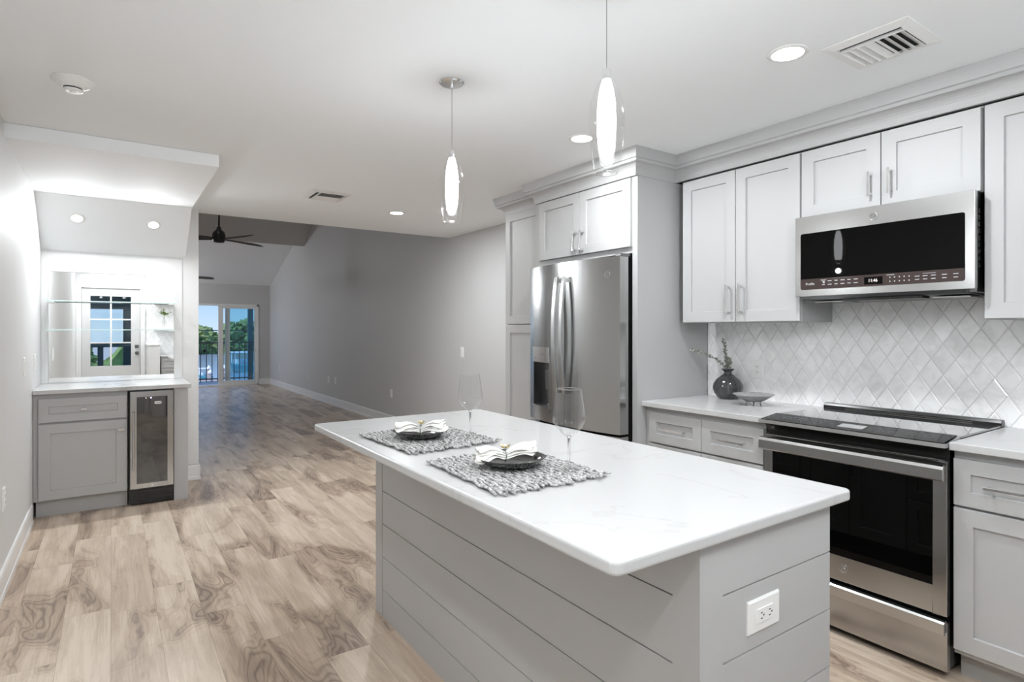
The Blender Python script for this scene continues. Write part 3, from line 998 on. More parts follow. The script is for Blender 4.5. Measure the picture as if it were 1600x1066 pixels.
def emblem(parent, m, s, z, r, mat='steel_h', n0=0.0, rim='chrome'):
    mb = MB()
    prof = [(0.0005, 0.0025), (r * 0.86, 0.0025), (r * 0.88, 0.0035), (r, 0.0032), (r, 0.0)]
    vs = []; n = 28
    k = len(prof)
    for (rr, nn) in prof:
        for j in range(n):
            a = 2 * PI * j / n
            vs.append(m(s + rr * math.cos(a), n0 + nn, z + rr * math.sin(a)))
    fs = [(i * n + j, i * n + (j + 1) % n, (i + 1) * n + (j + 1) % n, (i + 1) * n + j) for i in range(k - 1) for j in range(n)]
    fs.append(tuple(range(n)))
    mb.add(vs, fs)
    e = mb.build('emblem', mat, parent)
    # flowing monogram: two looping strokes inside the disc
    mb = MB()
    for sg in (1, -1):
        pts = []
        for i in range(15):
            a = i / 14 * 1.55 * PI
            q = r * 0.33 * (1 - 0.35 * i / 14)
            pts.append(m(s + sg * (-r * 0.22 + q * math.cos(a)), n0 + 0.0030, z + sg * (q * math.sin(a)) + r * 0.05))
        mb.tube(pts, r * 0.055, 5)
    mb.tube([m(s + r * 0.66 * math.cos(2 * PI * i / 24), n0 + 0.0028, z + r * 0.66 * math.sin(2 * PI * i / 24)) for i in range(24)], r * 0.04, 5, closed=True)
    mb.build('monogram', 'steel_dark', e)
    return e
emblem(door, fx_neg(2.630), 1.277, 0.304, 0.0185)
# storage drawer
mb = MB()
mb.box(2.632, 2.660, RY0, RY1, 0.034, 0.222)
dr = mb.build('storage_drawer', 'steel', t, bevel=0.0015)
mb = MB()
mb.prism([(2.604, 0.182), (2.604, 0.224), (2.612, 0.231), (2.633, 0.231), (2.633, 0.222), (2.616, 0.178)], lambda p, tt: (p[0], tt, p[1]), RY0 + 0.002, RY1 - 0.002)
mb.build('handle', 'steel_h', dr, bevel=0.001)
# sloped control panel with steel lip
mb = MB()
mb.prism([(2.598, 0.896), (2.600, 0.912), (2.612, 0.9125), (2.612, 0.896)], lambda p, tt: (p[0], tt, p[1]), RY0 - 0.004, RY1 + 0.012)
mb.prism([(2.612, 0.896), (2.612, 0.909), (2.742, 0.928), (2.742, 0.896)], lambda p, tt: (p[0], tt, p[1]), RY0 - 0.004, RY1 + 0.012)
cp = mb.build('control_panel', 'steel_h', t)
mb = MB()
mb.prism([(2.606, 0.9126), (2.606, 0.9146), (2.738, 0.9306), (2.738, 0.9284)], lambda p, tt: (p[0], tt, p[1]), RY0 + 0.004, RY1 + 0.004)
tp = mb.build('touch_panel', 'brown_glass' if False else 'black_glass', cp)
def on_panel(x, y, lift=0.0007):
    return (x, y, 0.9146 + (x - 2.606) * 0.1212 + lift)
mb = MB()
mb.add([on_panel(2.640, 1.312), on_panel(2.640, 1.208), on_panel(2.700, 1.208), on_panel(2.700, 1.312)], [(0, 1, 2, 3)])
mb.build('display', 'lcd', tp)
mb = MB()
rr = random.Random(4)
for (cx_, cy_, r_) in ((2.672, 1.555, 0.018), (2.672, 1.485, 0.018), (2.690, 1.520, 0.010), (2.672, 1.03, 0.018), (2.672, 0.965, 0.018), (2.655, 1.10, 0.012)):
    mb.tube([on_panel(cx_ + r_ * math.cos(2 * PI * i / 20), cy_ + r_ * math.sin(2 * PI * i / 20)) for i in range(20)], 0.0007, 4, closed=True)
    mb.build('burner_icon', 'ink_dim', tp); mb = MB()
for cy_ in (1.43, 1.41, 1.39, 1.37, 1.35, 1.19, 1.175, 1.16, 1.145, 1.13):
    for cx_ in (2.645, 2.662, 2.679, 2.696):
        w_ = rr.uniform(0.003, 0.006)
        mb.add([on_panel(cx_ - 0.0012, cy_ - w_), on_panel(cx_ + 0.0012, cy_ - w_), on_panel(cx_ + 0.0012, cy_ + w_), on_panel(cx_ - 0.0012, cy_ + w_)], [(0, 1, 2, 3)])
mb.build('touch_icons', 'ink_dim', tp)
mb = MB()
pts = []
for i in range(9):
    a = i / 8 * PI / 2
    pts.append((2.604 + 0.05 * math.sin(a), 0.896 - 0.05 * (1 - math.cos(a))))
mb.prism(pts + [(2.672, 0.842), (2.672, 0.896)], lambda p, tt: (p[0], tt, p[1]), RY0, RY1)
mb.build('console_underside', 'black', cp)
mb = MB(); mb.box(2.742, 3.205, RY0 - 0.004, RY1 + 0.012, 0.9175, 0.9255)
mb.build('cooktop', 'cook_glass', t, bevel=0.001)
mb = MB()
mb.prism([(3.205, 0.918), (3.205, 0.936), (3.212, 0.948), (3.242, 0.948), (3.25, 0.936), (3.25, 0.918)], lambda p, tt: (p[0], tt, p[1]), RY0 - 0.006, RY1 + 0.012)
v_ = mb.build('rear_vent', 'black', t, bevel=0.002)
mb = MB(); mb.box(3.2035, 3.2052, RY0 + 0.10, RY1 - 0.10, 0.928, 0.931); mb.build('vent_slot', 'steel_dark', v_)

# ------------------------------------------------------------------ microwave
t = thing('microwave', 'stainless over-the-range microwave with black glass door under the short cabinet', 'microwave', (3.05, 1.255, 1.5))
MY0, MY1, MZ0, MZ1 = 0.881, 1.630, 1.512, 1.9115
mb = MB(); mb.box(2.902, 3.258, MY0 + 0.004, MY1 - 0.004, 1.500, 1.911)
body = mb.build('body', 'steel_dark', t, bevel=0.002)
mb = MB()
for k_ in range(9):
    zz = 1.60 + k_ * 0.028
    mb.box(2.925, 2.932, MY0 + 0.001, MY0 + 0.0045, zz, zz + 0.018)
mb.build('side_slots', 'black', body)
gy0, gy1, gz0, gz1 = 0.914, 1.602, 1.545, 1.826
mb = MB()
mb.prism([(0, 0)] and rounded_rect(MY0, MY1, MZ0, MZ1, 0.002, 2), lambda p, tt: (tt, p[0], p[1]), 2.870, 2.900)
fr_ = mb.build('front_frame', 'steel_h', t, bevel=0.0012)
mb = MB()
mb.prism(rounded_rect(gy0, gy1, gz0, gz1, 0.010, 5), lambda p, tt: (tt, p[0], p[1]), 2.8685, 2.872)
g_ = mb.build('glass_door', 'black_glass', fr_)
mb = MB()
pts = [p for p in rounded_rect(gy0 + 0.0005, gy1 - 0.0005, gz0 + 0.0005, gz1, 0.010, 5) if p[1] < 1.6]
pts = [(gy1 - 0.0005, 1.598)] + [(gy0 + 0.0005, 1.598)] + pts
# keep the outline in order: top edge, then the two rounded lower corners
low = [p for p in rounded_rect(gy0 + 0.0005, gy1 - 0.0005, gz0 + 0.0005, 1.70, 0.010, 5)[14:28]]
pts = [(gy1 - 0.0005, 1.598), (gy0 + 0.0005, 1.598)] + [p for p in low if p[1] < 1.59]
mb.prism(pts, lambda p, tt: (tt, p[0], p[1]), 2.8681, 2.8684)
cs_ = mb.build('control_strip', 'brown_glass', g_)
XT = 2.8679
text_mesh('wordmark', 'Profile', 0.017, 'ink', cs_, (XT, 1.553, 1.5725), ROT_XNEG)
mb = MB(); mb.box(2.8676, 2.8680, 1.222, 1.300, 1.5535, 1.5875); mb.build('clock_window', 'black_glass', cs_)
text_mesh('clock_digits', '11:46', 0.020, 'digits', cs_, (2.8674, 1.263, 1.5705), ROT_XNEG, sx=0.9)
mb = MB()
def tick(y, z, w_, h_):
    mb.box(2.8677, 2.8680, y - w_, y + w_, z - h_, z + h_)
for k_ in range(6):
    for zz in (1.566, 1.583):
        tick(1.487 - k_ * 0.030, zz, 0.007 + 0.002 * (k_ % 2), 0.0014)
tick(1.487, 1.589, 0.014, 0.0008); tick(1.485, 1.576, 0.004, 0.003)
for k_ in range(5):
    for zz in (1.562, 1.580):
        tick(1.192 - k_ * 0.019, zz, 0.0022, 0.0022)
tick(1.19, 1.591, 0.016, 0.0009)
for k_, yy in enumerate((1.085, 1.055, 1.025, 0.985, 0.945)):
    tick(yy, 1.577, 0.009, 0.0013); tick(yy, 1.563, 0.008, 0.0013)
tick(1.04, 1.587, 0.024, 0.0006)
mb.build('touch_icons', 'ink', cs_)
emblem(fr_, fx_neg(2.870), 1.262, 1.864, 0.018)
mb = MB()
mb.prism([(2.874, 1.511), (2.900, 1.496), (3.20, 1.486), (3.25, 1.500), (3.25, 1.511)], lambda p, tt: (p[0], tt, p[1]), MY0 + 0.03, MY1 - 0.03)
un = mb.build('underside', 'steel_dark', t, bevel=0.002)
mb = MB(); mb.box(2.905, 2.985, 1.08, 1.42, 1.484, 1.4945); mb.build('vent_opening', 'black', un)
for yy in (0.99, 1.50):
    mb = MB(); mb.box(2.95, 3.10, yy - 0.07, yy + 0.07, 1.4830, 1.4885); mb.build('grease_filter', 'steel', un)

# ------------------------------------------------------------------ refrigerator
t = thing('refrigerator', 'stainless steel french-door refrigerator with ice and water dispenser', 'refrigerator', (2.9, 2.96, 0))
FY0, FY1, FC = 2.506, 3.412, 2.953
mb = MB(); mb.box(2.585, 3.24, FY0 + 0.012, FY1 - 0.006, 0.02, 1.783)
mb.build('body', 'black', t)
mb = MB(); mb.box(2.56, 3.2, FY0 + 0.03, FY1 - 0.03, 0.0, 0.03); mb.build('feet', 'black_matte', t)
def fx(y):
    return 2.507 - 0.062 * (1 - ((y - FC) / 0.456) ** 2)
def fdoor(name, y0, y1, z0, z1, hole=None):
    mb = MB(); n = 14
    ys = [y0 + (y1 - y0) * i / n for i in range(n + 1)]
    if hole:
        ys = sorted(set([round(v, 5) for v in ys] + list(hole[:2])))
        ys = [v for v in ys if not (hole[0] < v < hole[1] and False)]
    zs = [z0, z1] if not hole else [z0, hole[2], hole[3], z1]
    vs = []; idx = {}
    for i, y in enumerate(ys):
        for j, z in enumerate(zs):
            idx[i, j] = len(vs); vs.append((fx(y), y, z))
    fs = []
    for i in range(len(ys) - 1):
        for j in range(len(zs) - 1):
            if hole and j == 1 and hole[0] - 1e-6 <= ys[i] and ys[i + 1] <= hole[1] + 1e-6:
                continue
            fs.append((idx[i, j], idx[i + 1, j], idx[i + 1, j + 1], idx[i, j + 1]))
    # sides, back, top, bottom
    b = len(vs)
    k = len(ys) - 1; q = len(zs) - 1
    vs += [(2.575, y0, z0), (2.575, y0, z1), (2.575, y1, z0), (2.575, y1, z1)]
    fs.append(tuple([b, b + 1] + [idx[0, j] for j in range(q, -1, -1)]))
    fs.append(tuple([b + 3, b + 2] + [idx[k, j] for j in range(q + 1)]))
    fs.append((b, b + 2, b + 3, b + 1))
    fs.append(tuple([idx[i, q] for i in range(k + 1)] + [b + 3, b + 1]))
    fs.append(tuple([idx[i, 0] for i in range(k, -1, -1)] + [b, b + 2]))
    mb.add(vs, fs)
    return mb.build(name, 'steel', t)
right = fdoor('door', FY0, FC - 0.002, 0.715, 1.787)
HY0, HY1, HZ0, HZ1 = 3.128, 3.352, 0.815, 1.120
left = fdoor('door', FC + 0.002, FY1, 0.715, 1.787, hole=(HY0, HY1, HZ0, HZ1))
fz = fdoor('freezer_drawer', FY0, FY1, 0.075, 0.700)
mb = MB()
mb.tube([(2.50, FY0 + 0.06, 0.63), (2.432, FY0 + 0.08, 0.63), (2.395, FC, 0.63), (2.432, FY1 - 0.08, 0.63), (2.50, FY1 - 0.06, 0.63)], 0.012, 10)
mb.build('handle', 'steel_h', fz, smooth=True)
for (yc, par, lab, w_) in ((2.922, right, 0, 0.013), (2.998, left, 1, 0.016)):
    mb = MB()
    pts = []; n = 16
    for i in range(n + 1):
        z = 0.93 + (1.692 - 0.93) * i / n
        k_ = 4 * (i / n) * (1 - i / n)
        pts.append((2.418 - 0.030 * k_, z))
    outline = [(p[0] - 0.009, p[1]) for p in pts] + [(p[0] + 0.009, p[1]) for p in reversed(pts)]
    mb.prism(outline, lambda p, tt: (p[0], tt, p[1]), yc - w_, yc + w_)
    hd = mb.build('handle', 'steel_h', par, bevel=0.002)
    for zz in (0.942, 1.668):
        mb = MB(); mb.box(2.418, fx(yc) + 0.002, yc - 0.010, yc + 0.010, zz - 0.012, zz + 0.014)
        mb.build('bracket', 'steel', hd)
# dispenser
mb = MB()
mb.box(2.560, 2.566, HY0, HY1, HZ0, HZ1)
mb.box(2.474, 2.566, HY0, HY0 + 0.003, HZ0, HZ1); mb.box(2.492, 2.566, HY1 - 0.003, HY1, HZ0, HZ1)
mb.box(2.490, 2.566, HY0, HY1, HZ1 - 0.003, HZ1); mb.box(2.490, 2.566, HY0, HY1, HZ0, HZ0 + 0.003)
rc = mb.build('dispenser_recess', 'steel_dark', left)
mb = MB(); mb.box(2.53, 2.545, 3.20, 3.27, 0.93, 1.06); mb.build('paddle', 'steel_dark', rc, bevel=0.003)
def curved_strip(y0, y1, z0, z1, out, thick, nm, mat, par):
    mb = MB(); n = 8
    ys = [y0 + (y1 - y0) * i / n for i in range(n + 1)]
    outline = [(fx(y) - out, y) for y in ys] + [(fx(y) - out + thick, y) for y in reversed(ys)]
    mb.prism(outline, lambda p, tt: (p[0], p[1], tt), z0, z1)
    return mb.build(nm, mat, par, bevel=0.001)
cpn = curved_strip(HY0 - 0.004, HY1 + 0.006, 1.120, 1.226, 0.008, 0.012, 'dispenser_panel', 'chrome', left)
mb = MB()
for yy in (3.19, 3.22):
    mb.tube([(fx(yy) - 0.009, yy + 0.008 * math.cos(2 * PI * i / 16), 1.175 + 0.008 * math.sin(2 * PI * i / 16)) for i in range(16)], 0.0007, 4, closed=True)
    mb.build('touch_button', 'ink_dark', cpn); mb = MB()
mb.tube([(fx(3.31) - 0.0095, 3.30 + 0.006 * math.cos(2 * PI * i / 12), 1.147 + 0.006 * math.sin(2 * PI * i / 12)) for i in range(12)], 0.0012, 4, closed=True)
mb.build('touch_button', 'ink_dark', cpn)
curved_strip(HY0 - 0.004, HY1 + 0.006, 0.780, 0.816, 0.010, 0.06, 'drip_tray', 'steel', left)
emblem(right, lambda s, n_, z: (fx(s) - n_, s, z), 2.590, 1.680, 0.0205)
mb = MB(); mb.box(2.515, 2.60, FY0 + 0.004, FY0 + 0.05, 1.788, 1.806); mb.build('hinge_cover', 'steel_dark', t, bevel=0.003)

# ------------------------------------------------------------------ wet bar
BF = 5.300
t = thing('bar_cabinet', 'light grey wet bar base cabinet with drawer and door under the mirror', 'cabinet', (-0.1, 5.6, 0))
mb = MB()
mb.box(XL + 0.002, 0.104, BF + 0.0205, YM - 0.002, 0.12, CT - 0.031)
mb.build('body', 'cab', t)
mb = MB(); mb.box(XL + 0.014, 0.104, BF + 0.07, BF + 0.09, 0.0, 0.12); mb.build('toe_kick', 'cab', t)
mb = MB(); mb.box(0.410, 0.507, BF, YM - 0.018, 0.0, CT - 0.031); mb.build('end_panel', 'cab', t, bevel=0.001)
m = fy_neg(BF + 0.020)
a = shaker('drawer', m, -0.424, 0.100, 0.682, 0.852, t, stile=0.057)
b = shaker('door', m, -0.424, 0.100, 0.128, 0.668, t, stile=0.066)
for (par, xx, zz) in ((a, -0.162, 0.767), (b, 0.066, 0.594)):
    mb = MB()
    mbox(mb, m, xx - 0.005, xx + 0.005, 0.018, 0.042, zz - 0.005, zz + 0.005)
    mbox(mb, m, xx - 0.020, xx + 0.020, 0.040, 0.052, zz - 0.006, zz + 0.006)
    mb.build('knob', 'chrome', par, bevel=0.0015)
mb = MB(); mb.box(XL + 0.002, 0.528, BF - 0.030, YM - 0.001, CT - 0.030, CT)
tag(mb.build('bar_countertop', 'quartz_v', None, bevel=0.003), 'white veined quartz worktop on the wet bar at left', 'countertop')

t = thing('wine_cooler', 'narrow stainless framed wine cooler with dark glass door in the wet bar', 'wine cooler', (0.257, 5.6, 0))
mb = MB(); mb.box(0.110, 0.406, BF + 0.012, YM - 0.03, 0.02, 0.880); mb.build('body', 'black', t)
mb = MB()
d0, d1, e0, e1 = 0.120, 0.404, 0.135, 0.874
g0, g1, k0, k1 = 0.160, 0.364, 0.170, 0.832
mb.box(d0, g0, BF - 0.03, BF + 0.008, e0, e1); mb.box(g1, d1, BF - 0.03, BF + 0.008, e0, e1)
mb.box(g0, g1, BF - 0.03, BF + 0.008, e0, k0); mb.box(g0, g1, BF - 0.03, BF + 0.008, k1, e1)
dr = mb.build('door', 'steel', t, bevel=0.001)
mb = MB(); mb.box(g0, g1, BF - 0.027, BF + 0.004, k0, k1); gl = mb.build('glass', 'cooler_glass', dr)
mb = MB()
mb.tube([(0.141, BF - 0.060, 0.275), (0.141, BF - 0.060, 0.720)], 0.0075, 12)
for zz in (0.31, 0.685):
    mb.tube([(0.141, BF - 0.060, zz), (0.141, BF - 0.028, zz)], 0.005, 8)
mb.build('handle', 'steel_h', dr, smooth=False)
mb = MB()
mb.prism(rounded_rect(0.277, 0.325, 0.772, 0.793, 0.009, 5), lambda p, tt: (p[0], tt, p[1]), BF - 0.0295, BF - 0.0265)
bd = mb.build('badge', 'white_plastic', gl)
mb = MB()
for i in range(6):
    xx = 0.2835 + i * 0.0068
    mb.box(xx, xx + 0.0048, BF - 0.0298, BF - 0.0294, 0.779, 0.786)
mb.build('badge_lettering', 'ink_dark', bd)
mb = MB(); mb.lathe([(0.0005, 0), (0.0055, 0)], (0, 0, 0), 14); mb.v = [(0.254 + v[0], BF - 0.0272, 0.823 + v[1] * 0.7) for v in mb.v]; mb.build('indicator_light', 'led', gl)
mb = MB(); mb.lathe([(0.0005, 0), (0.003, 0)], (0, 0, 0), 10); mb.v = [(0.222 + v[0], BF - 0.0272, 0.823 + v[1]) for v in mb.v]; mb.build('indicator_light', 'led_w', gl)
mb = MB()
for xx, zz, rr_ in ((0.262, 0.152, 0.006), (0.385, 0.69, 0.0035), (0.385, 0.345, 0.0035)):
    vs = MB().lathe([(0.0005, 0.003), (rr_, 0.003), (rr_, 0)], (0, 0, 0), 12)
    mb.add([(xx + v[0], BF - 0.030 - v[2], zz + v[1]) for v in vs.v], vs.f)
mb.build('lock', 'chrome', dr)
mb = MB()
mb.box(0.112, 0.404, BF + 0.004, BF + 0.06, 0.012, 0.128)
for i in range(4):
    mb.box(0.13 + 0.0, 0.386, BF - 0.004, BF + 0.006, 0.038 + i * 0.022, 0.047 + i * 0.022)
mb.build('kick_grille', 'black', t)

# mirror with white frame
fx0, fx1, fz1 = -0.412, 0.457, 1.812
mb = MB()
mb.box(XL + 0.001, fx0, YM - 0.020, YM, CT + 0.001, 1.965)
mb.box(fx1, 0.520, YM - 0.020, YM, CT + 0.001, 1.965)
mb.box(fx0, fx1, YM - 0.020, YM, fz1, 1.965)
struct(mb.build('trim_2', 'wall_white', bevel=0.001))
mb = MB(); mb.box(0.520, 0.6495, YM - 0.012, YM, 0.14, 2.030)
struct(mb.build('trim_3', 'wall_white'))
mb = MB(); mb.box(fx0 + 0.001, fx1 - 0.001, YM - 0.008, YM - 0.001, CT + 0.001, fz1 - 0.001)
tag(mb.build('mirror', 'mirror', None), 'large frameless mirror above the wet bar counter', 'mirror')
for (zz, lab) in ((1.573, 'upper clear glass shelf in front of the wet bar mirror'), (1.345, 'lower clear glass shelf in front of the wet bar mirror')):
    t = thing('glass_shelf', lab, 'shelf', (0.02, YM - 0.08, zz), 'glass shelves before the bar mirror')
    mb = MB(); mb.box(fx0 - 0.004, fx1 + 0.004, YM - 0.138, YM - 0.021, zz - 0.004, zz + 0.004); mb.build('pane', 'shelf_glass', t)
    mb = MB(); mb.box(fx0 - 0.006, fx1 + 0.006, YM - 0.141, YM - 0.138, zz - 0.004, zz + 0.004); mb.build('front_edge', 'shelf_edge', t)
    for xx in (fx0 + 0.022, fx1 - 0.022):
        mb = MB(); mb.box(xx - 0.02, xx + 0.02, YM - 0.10, YM - 0.0085, zz - 0.013, zz - 0.0045); mb.build('bracket', 'trim', t)

# ------------------------------------------------------------------ things behind the camera seen in the mirror
mb = MB(); mb.box(0.53, 0.70, YB + 0.01, YB + 0.70, 0.0, 1.07); mb.box(0.515, 0.715, YB + 0.008, YB + 0.715, 1.07, 1.095)
tag(mb.build('half_wall', 'trim', None, bevel=0.004), 'white half wall post beside the drawers, reflected in the wet bar mirror', 'half wall')
t = thing('drawer_cabinet', 'light grey drawer cabinet under the floating shelves, reflected in the mirror', 'cabinet', (1.3, -0.3, 0))
mb = MB(); mb.box(0.720, 1.90, YB + 0.01, -0.02, 0.0, 0.86); mb.build('body', 'cab', t)
m = fy_pos(-0.02)
for (a, b) in ((0.73, 1.31), (1.314, 1.894)):
    for (z0, z1) in ((0.11, 0.40), (0.405, 0.672), (0.68, 0.85)):
        dd = shaker('drawer', m, a, b, z0, z1, t, stile=0.05)
        bar_pull(m, (a + b) / 2, (z0 + z1) / 2, 0.2, dd, vertical=False)
mb = MB(); mb.box(0.718, 1.92, YB + 0.01, 0.012, 0.861, 0.89)
tag(mb.build('countertop', 'quartz', None, bevel=0.003), 'white quartz worktop under the floating shelves, reflected in the mirror', 'countertop')
for zz, lab in ((1.848, 'upper white floating shelf on the tiled wall, reflected in the mirror'), (1.386, 'lower white floating shelf on the tiled wall, reflected in the mirror')):
    mb = MB(); mb.box(0.645, 1.75, YB + 0.008, YB + 0.21, zz - 0.045, zz)
    tag(mb.build('floating_shelf', 'trim', None, bevel=0.002), lab, 'shelf')
t = thing('bud_vase', 'small clear vase with yellow-green sprig on the lower floating shelf', 'vase', (0.80, YB + 0.11, 1.386))
mb = MB(); mb.lathe([(0.001, 0.001), (0.035, 0.001), (0.036, 0.10), (0.025, 0.15), (0.014, 0.17), (0.014, 0.21)], (0.80, YB + 0.11, 1.386), 20); mb.build('vase_body', 'glass', t, smooth=True)
mb = MB()
rr = random.Random(2)
for i in range(7):
    a = rr.uniform(0, 6.28); q = rr.uniform(0.02, 0.09)
    tip = (0.80 + q * math.cos(a), YB + 0.11 + q * math.sin(a) * 0.7, 1.386 + rr.uniform(0.27, 0.38))
    mb.tube([(0.80, YB + 0.11, 1.42), (0.80, YB + 0.11, 1.60), tip], 0.0016, 5)
    for k_ in range(9):
        f_ = rr.uniform(0.3, 1)
        px = [0.80 + (tip[0] - 0.8) * f_ + rr.uniform(-.02, .02), YB + 0.11 + (tip[1] - YB - .11) * f_ + rr.uniform(-.02, .02), 1.60 + (tip[2] - 1.6) * f_]
        mb.add([(px[0] - .012, px[1], px[2]), (px[0], px[1] + .008, px[2] + .01), (px[0] + .012, px[1], px[2]), (px[0], px[1] - .008, px[2] - .01)], [(0, 1, 2, 3)])
mb.build('sprig', 'green', t, recalc=False)

# ------------------------------------------------------------------ table settings on the island
TOP = 0.914
def placemat_mesh():
    mb = MB(); rr = random.Random(7)
    hw, hl = 0.190, 0.218
    n = 42
    for i in range(n):
        x0 = -hw + (i + 0.5) * 2 * hw / n
        e0, e1 = -hl - rr.uniform(-0.004, 0.024), hl + rr.uniform(-0.004, 0.024)
        pts, rad = [], []
        k = 96
        ph = rr.uniform(0, 6.28)
        ex0, ex1 = rr.uniform(-0.012, 0.012), rr.uniform(-0.012, 0.012)
        for j in range(k + 1):
            f_ = j / k
            y = e0 + (e1 - e0) * f_
            x = x0 + 0.0022 * math.sin(y * 75 + ph * 5) + 0.0022 * math.sin(y * 33 + ph) + (ex0 * max(0, (0.05 - f_) / 0.05) ** 1.5 + ex1 * max(0, (f_ - 0.95) / 0.05) ** 1.5)
            z = 0.0062 + 0.0020 * math.sin(y * 70 + i * 2.4) + rr.uniform(-0.0007, 0.0007)
            pts.append((x, y, z))
            r_ = 0.0047 * (0.92 + 0.10 * math.sin(y * 400 + ph * 3) + rr.uniform(-0.14, 0.14))
            if j in (0, k): r_ *= 0.5
            rad.append(r_)
        mb.tube(pts, rad, 7)
    return mb
pm = placemat_mesh().build('placemat', 'rope', None, smooth=True, recalc=False)
pm.location = (1.027, 2.078, TOP + 0.0022); pm.rotation_euler = (0, 0, math.radians(3))
tag(pm, 'woven grey rope placemat at the far end of the island', 'placemat', 'placemats on the island')
pm2 = pm.copy(); COL.objects.link(pm2)
pm2.location = (1.018, 1.474, TOP + 0.0022); pm2.rotation_euler = (0, 0, math.radians(-2.0))
pm2['label'] = 'woven grey rope placemat at the near end of the island'

PZ = TOP + 0.0170
def plate_mesh():
    mb = MB()
    prof = [(0.002, 0.0), (0.050, 0.0), (0.075, 0.004), (0.092, 0.013), (0.103, 0.024), (0.106, 0.0265), (0.103, 0.0272), (0.090, 0.017), (0.073, 0.0085), (0.050, 0.0055), (0.002, 0.005)]
    mb.lathe(prof, (0, 0, 0), 56, wob=lambda a, i: 1 + (0.016 * math.sin(3 * a + 0.6) + 0.008 * math.sin(7 * a)) * min(1, i / 4) * (1 if i < 7 else max(0, (10 - i) / 3)), cap=True)
    return mb
pl = plate_mesh().build('plate', 'plate', None, smooth=True)
pl.location = (0.990, 2.066, PZ)
tag(pl, 'black round plate on the far placemat', 'plate', 'black plates on the placemats')
pl2 = pl.copy(); COL.objects.link(pl2); pl2.location = (1.012, 1.478, PZ); pl2.rotation_euler = (0, 0, 1.1)
pl2['label'] = 'black round plate on the near placemat'

def napkin(loc, rz, label, seed, wide):
    t = thing('napkin', label, 'napkin', loc, 'napkins on the plates')
    t.rotation_euler = (0, 0, rz)
    rr = random.Random(seed)
    mb = MB(); n = 30; k = 30
    for q in range(4):
        vs = []
        ph = [rr.uniform(0, 6.28) for _ in range(4)]
        sh = rr.uniform(-0.006, 0.006)
        for i in range(k + 1):
            f_ = -1 + 2 * i / k
            a_ = abs(f_)
            W_ = wide[0] if f_ < 0 else wide[1]
            w = (0.010 + W_ * (a_ ** 0.9)) * (1 - 0.13 * q)
            if a_ > 0.86: w *= 1 - 0.5 * ((a_ - 0.86) / 0.14) ** 2
            x = (0.100 - 0.004 * q + sh * a_) * f_
            hh = 0.0042 + 0.0012 * math.sin(9 * f_ + ph[0])
            zc = 0.012 + q * (0.0062 + 0.0030 * a_) + 0.010 * math.sin(min(1.0, a_ * 1.2) * PI) + 0.012 * a_ ** 1.6 * (1.4 if f_ > 0 else 0.5)
            for j in range(n):
                a = 2 * PI * j / n
                yv = w * math.cos(a)
                zz = hh * math.sin(a) + 0.0042 * math.sin(yv / 0.011 * 1.9 + ph[1] + 1.5 * f_) * min(1, a_ * 1.6) - 0.10 * abs(yv) * a_
                vs.append((x + 0.008 * math.sin(yv * 60 + ph[2]) * a_ ** 3, yv, zc + zz))
        fs = [(i * n + j, i * n + (j + 1) % n, (i + 1) * n + (j + 1) % n, (i + 1) * n + j) for i in range(k) for j in range(n)]
        fs.append(tuple(range(n))); fs.append(tuple(k * n + j for j in range(n)))
        mb.add(vs, fs)
    mb.build('cloth', 'linen', t, smooth=True, org=(0, 0, 0))
    mb = MB()
    mb.tube([(0.0, 0.0185 * math.cos(2 * PI * i / 28), 0.023 + 0.0185 * math.sin(2 * PI * i / 28)) for i in range(28)], 0.0016, 6, closed=True)
    ring = mb.build('napkin_ring', 'steel_dark', t, smooth=True, org=(0, 0, 0))
    mb = MB()
    for q in range(7):
        a = 2 * PI * q / 7 + 0.3
        u_ = Vector((math.cos(a), math.sin(a), 0)); v_ = Vector((-u_.y, u_.x, 0))
        c = Vector((0.002, 0, 0.044))
        P_ = [c, c + u_ * 0.010 + v_ * 0.0055 + Vector((0, 0, 0.005)), c + u_ * 0.020 + Vector((0, 0, 0.013)), c + u_ * 0.010 - v_ * 0.0055 + Vector((0, 0, 0.005)), c + u_ * 0.010 + Vector((0, 0, 0.0025))]
        mb.add(P_, [(0, 1, 4), (1, 2, 4), (2, 3, 4), (3, 0, 4)])
    mb.build('flower', 'gold', ring, org=(0, 0, 0), recalc=False)
    mb = MB(); mb.lathe([(0.0003, 0), (0.004, 0.002), (0.005, 0.0055), (0.004, 0.009), (0.0003, 0.011)], (0.002, 0, 0.046), 10)
    mb.build('pearl', 'pearl', ring, smooth=True, org=(0, 0, 0))
    return t
napkin((0.990, 2.064, PZ + 0.005), -0.60, 'white linen napkin in a gold flower ring on the far plate', 3, (0.044, 0.042))
napkin((0.998, 1.492, PZ + 0.005), -0.30, 'white linen napkin in a gold flower ring on the near plate', 8, (0.046, 0.034))

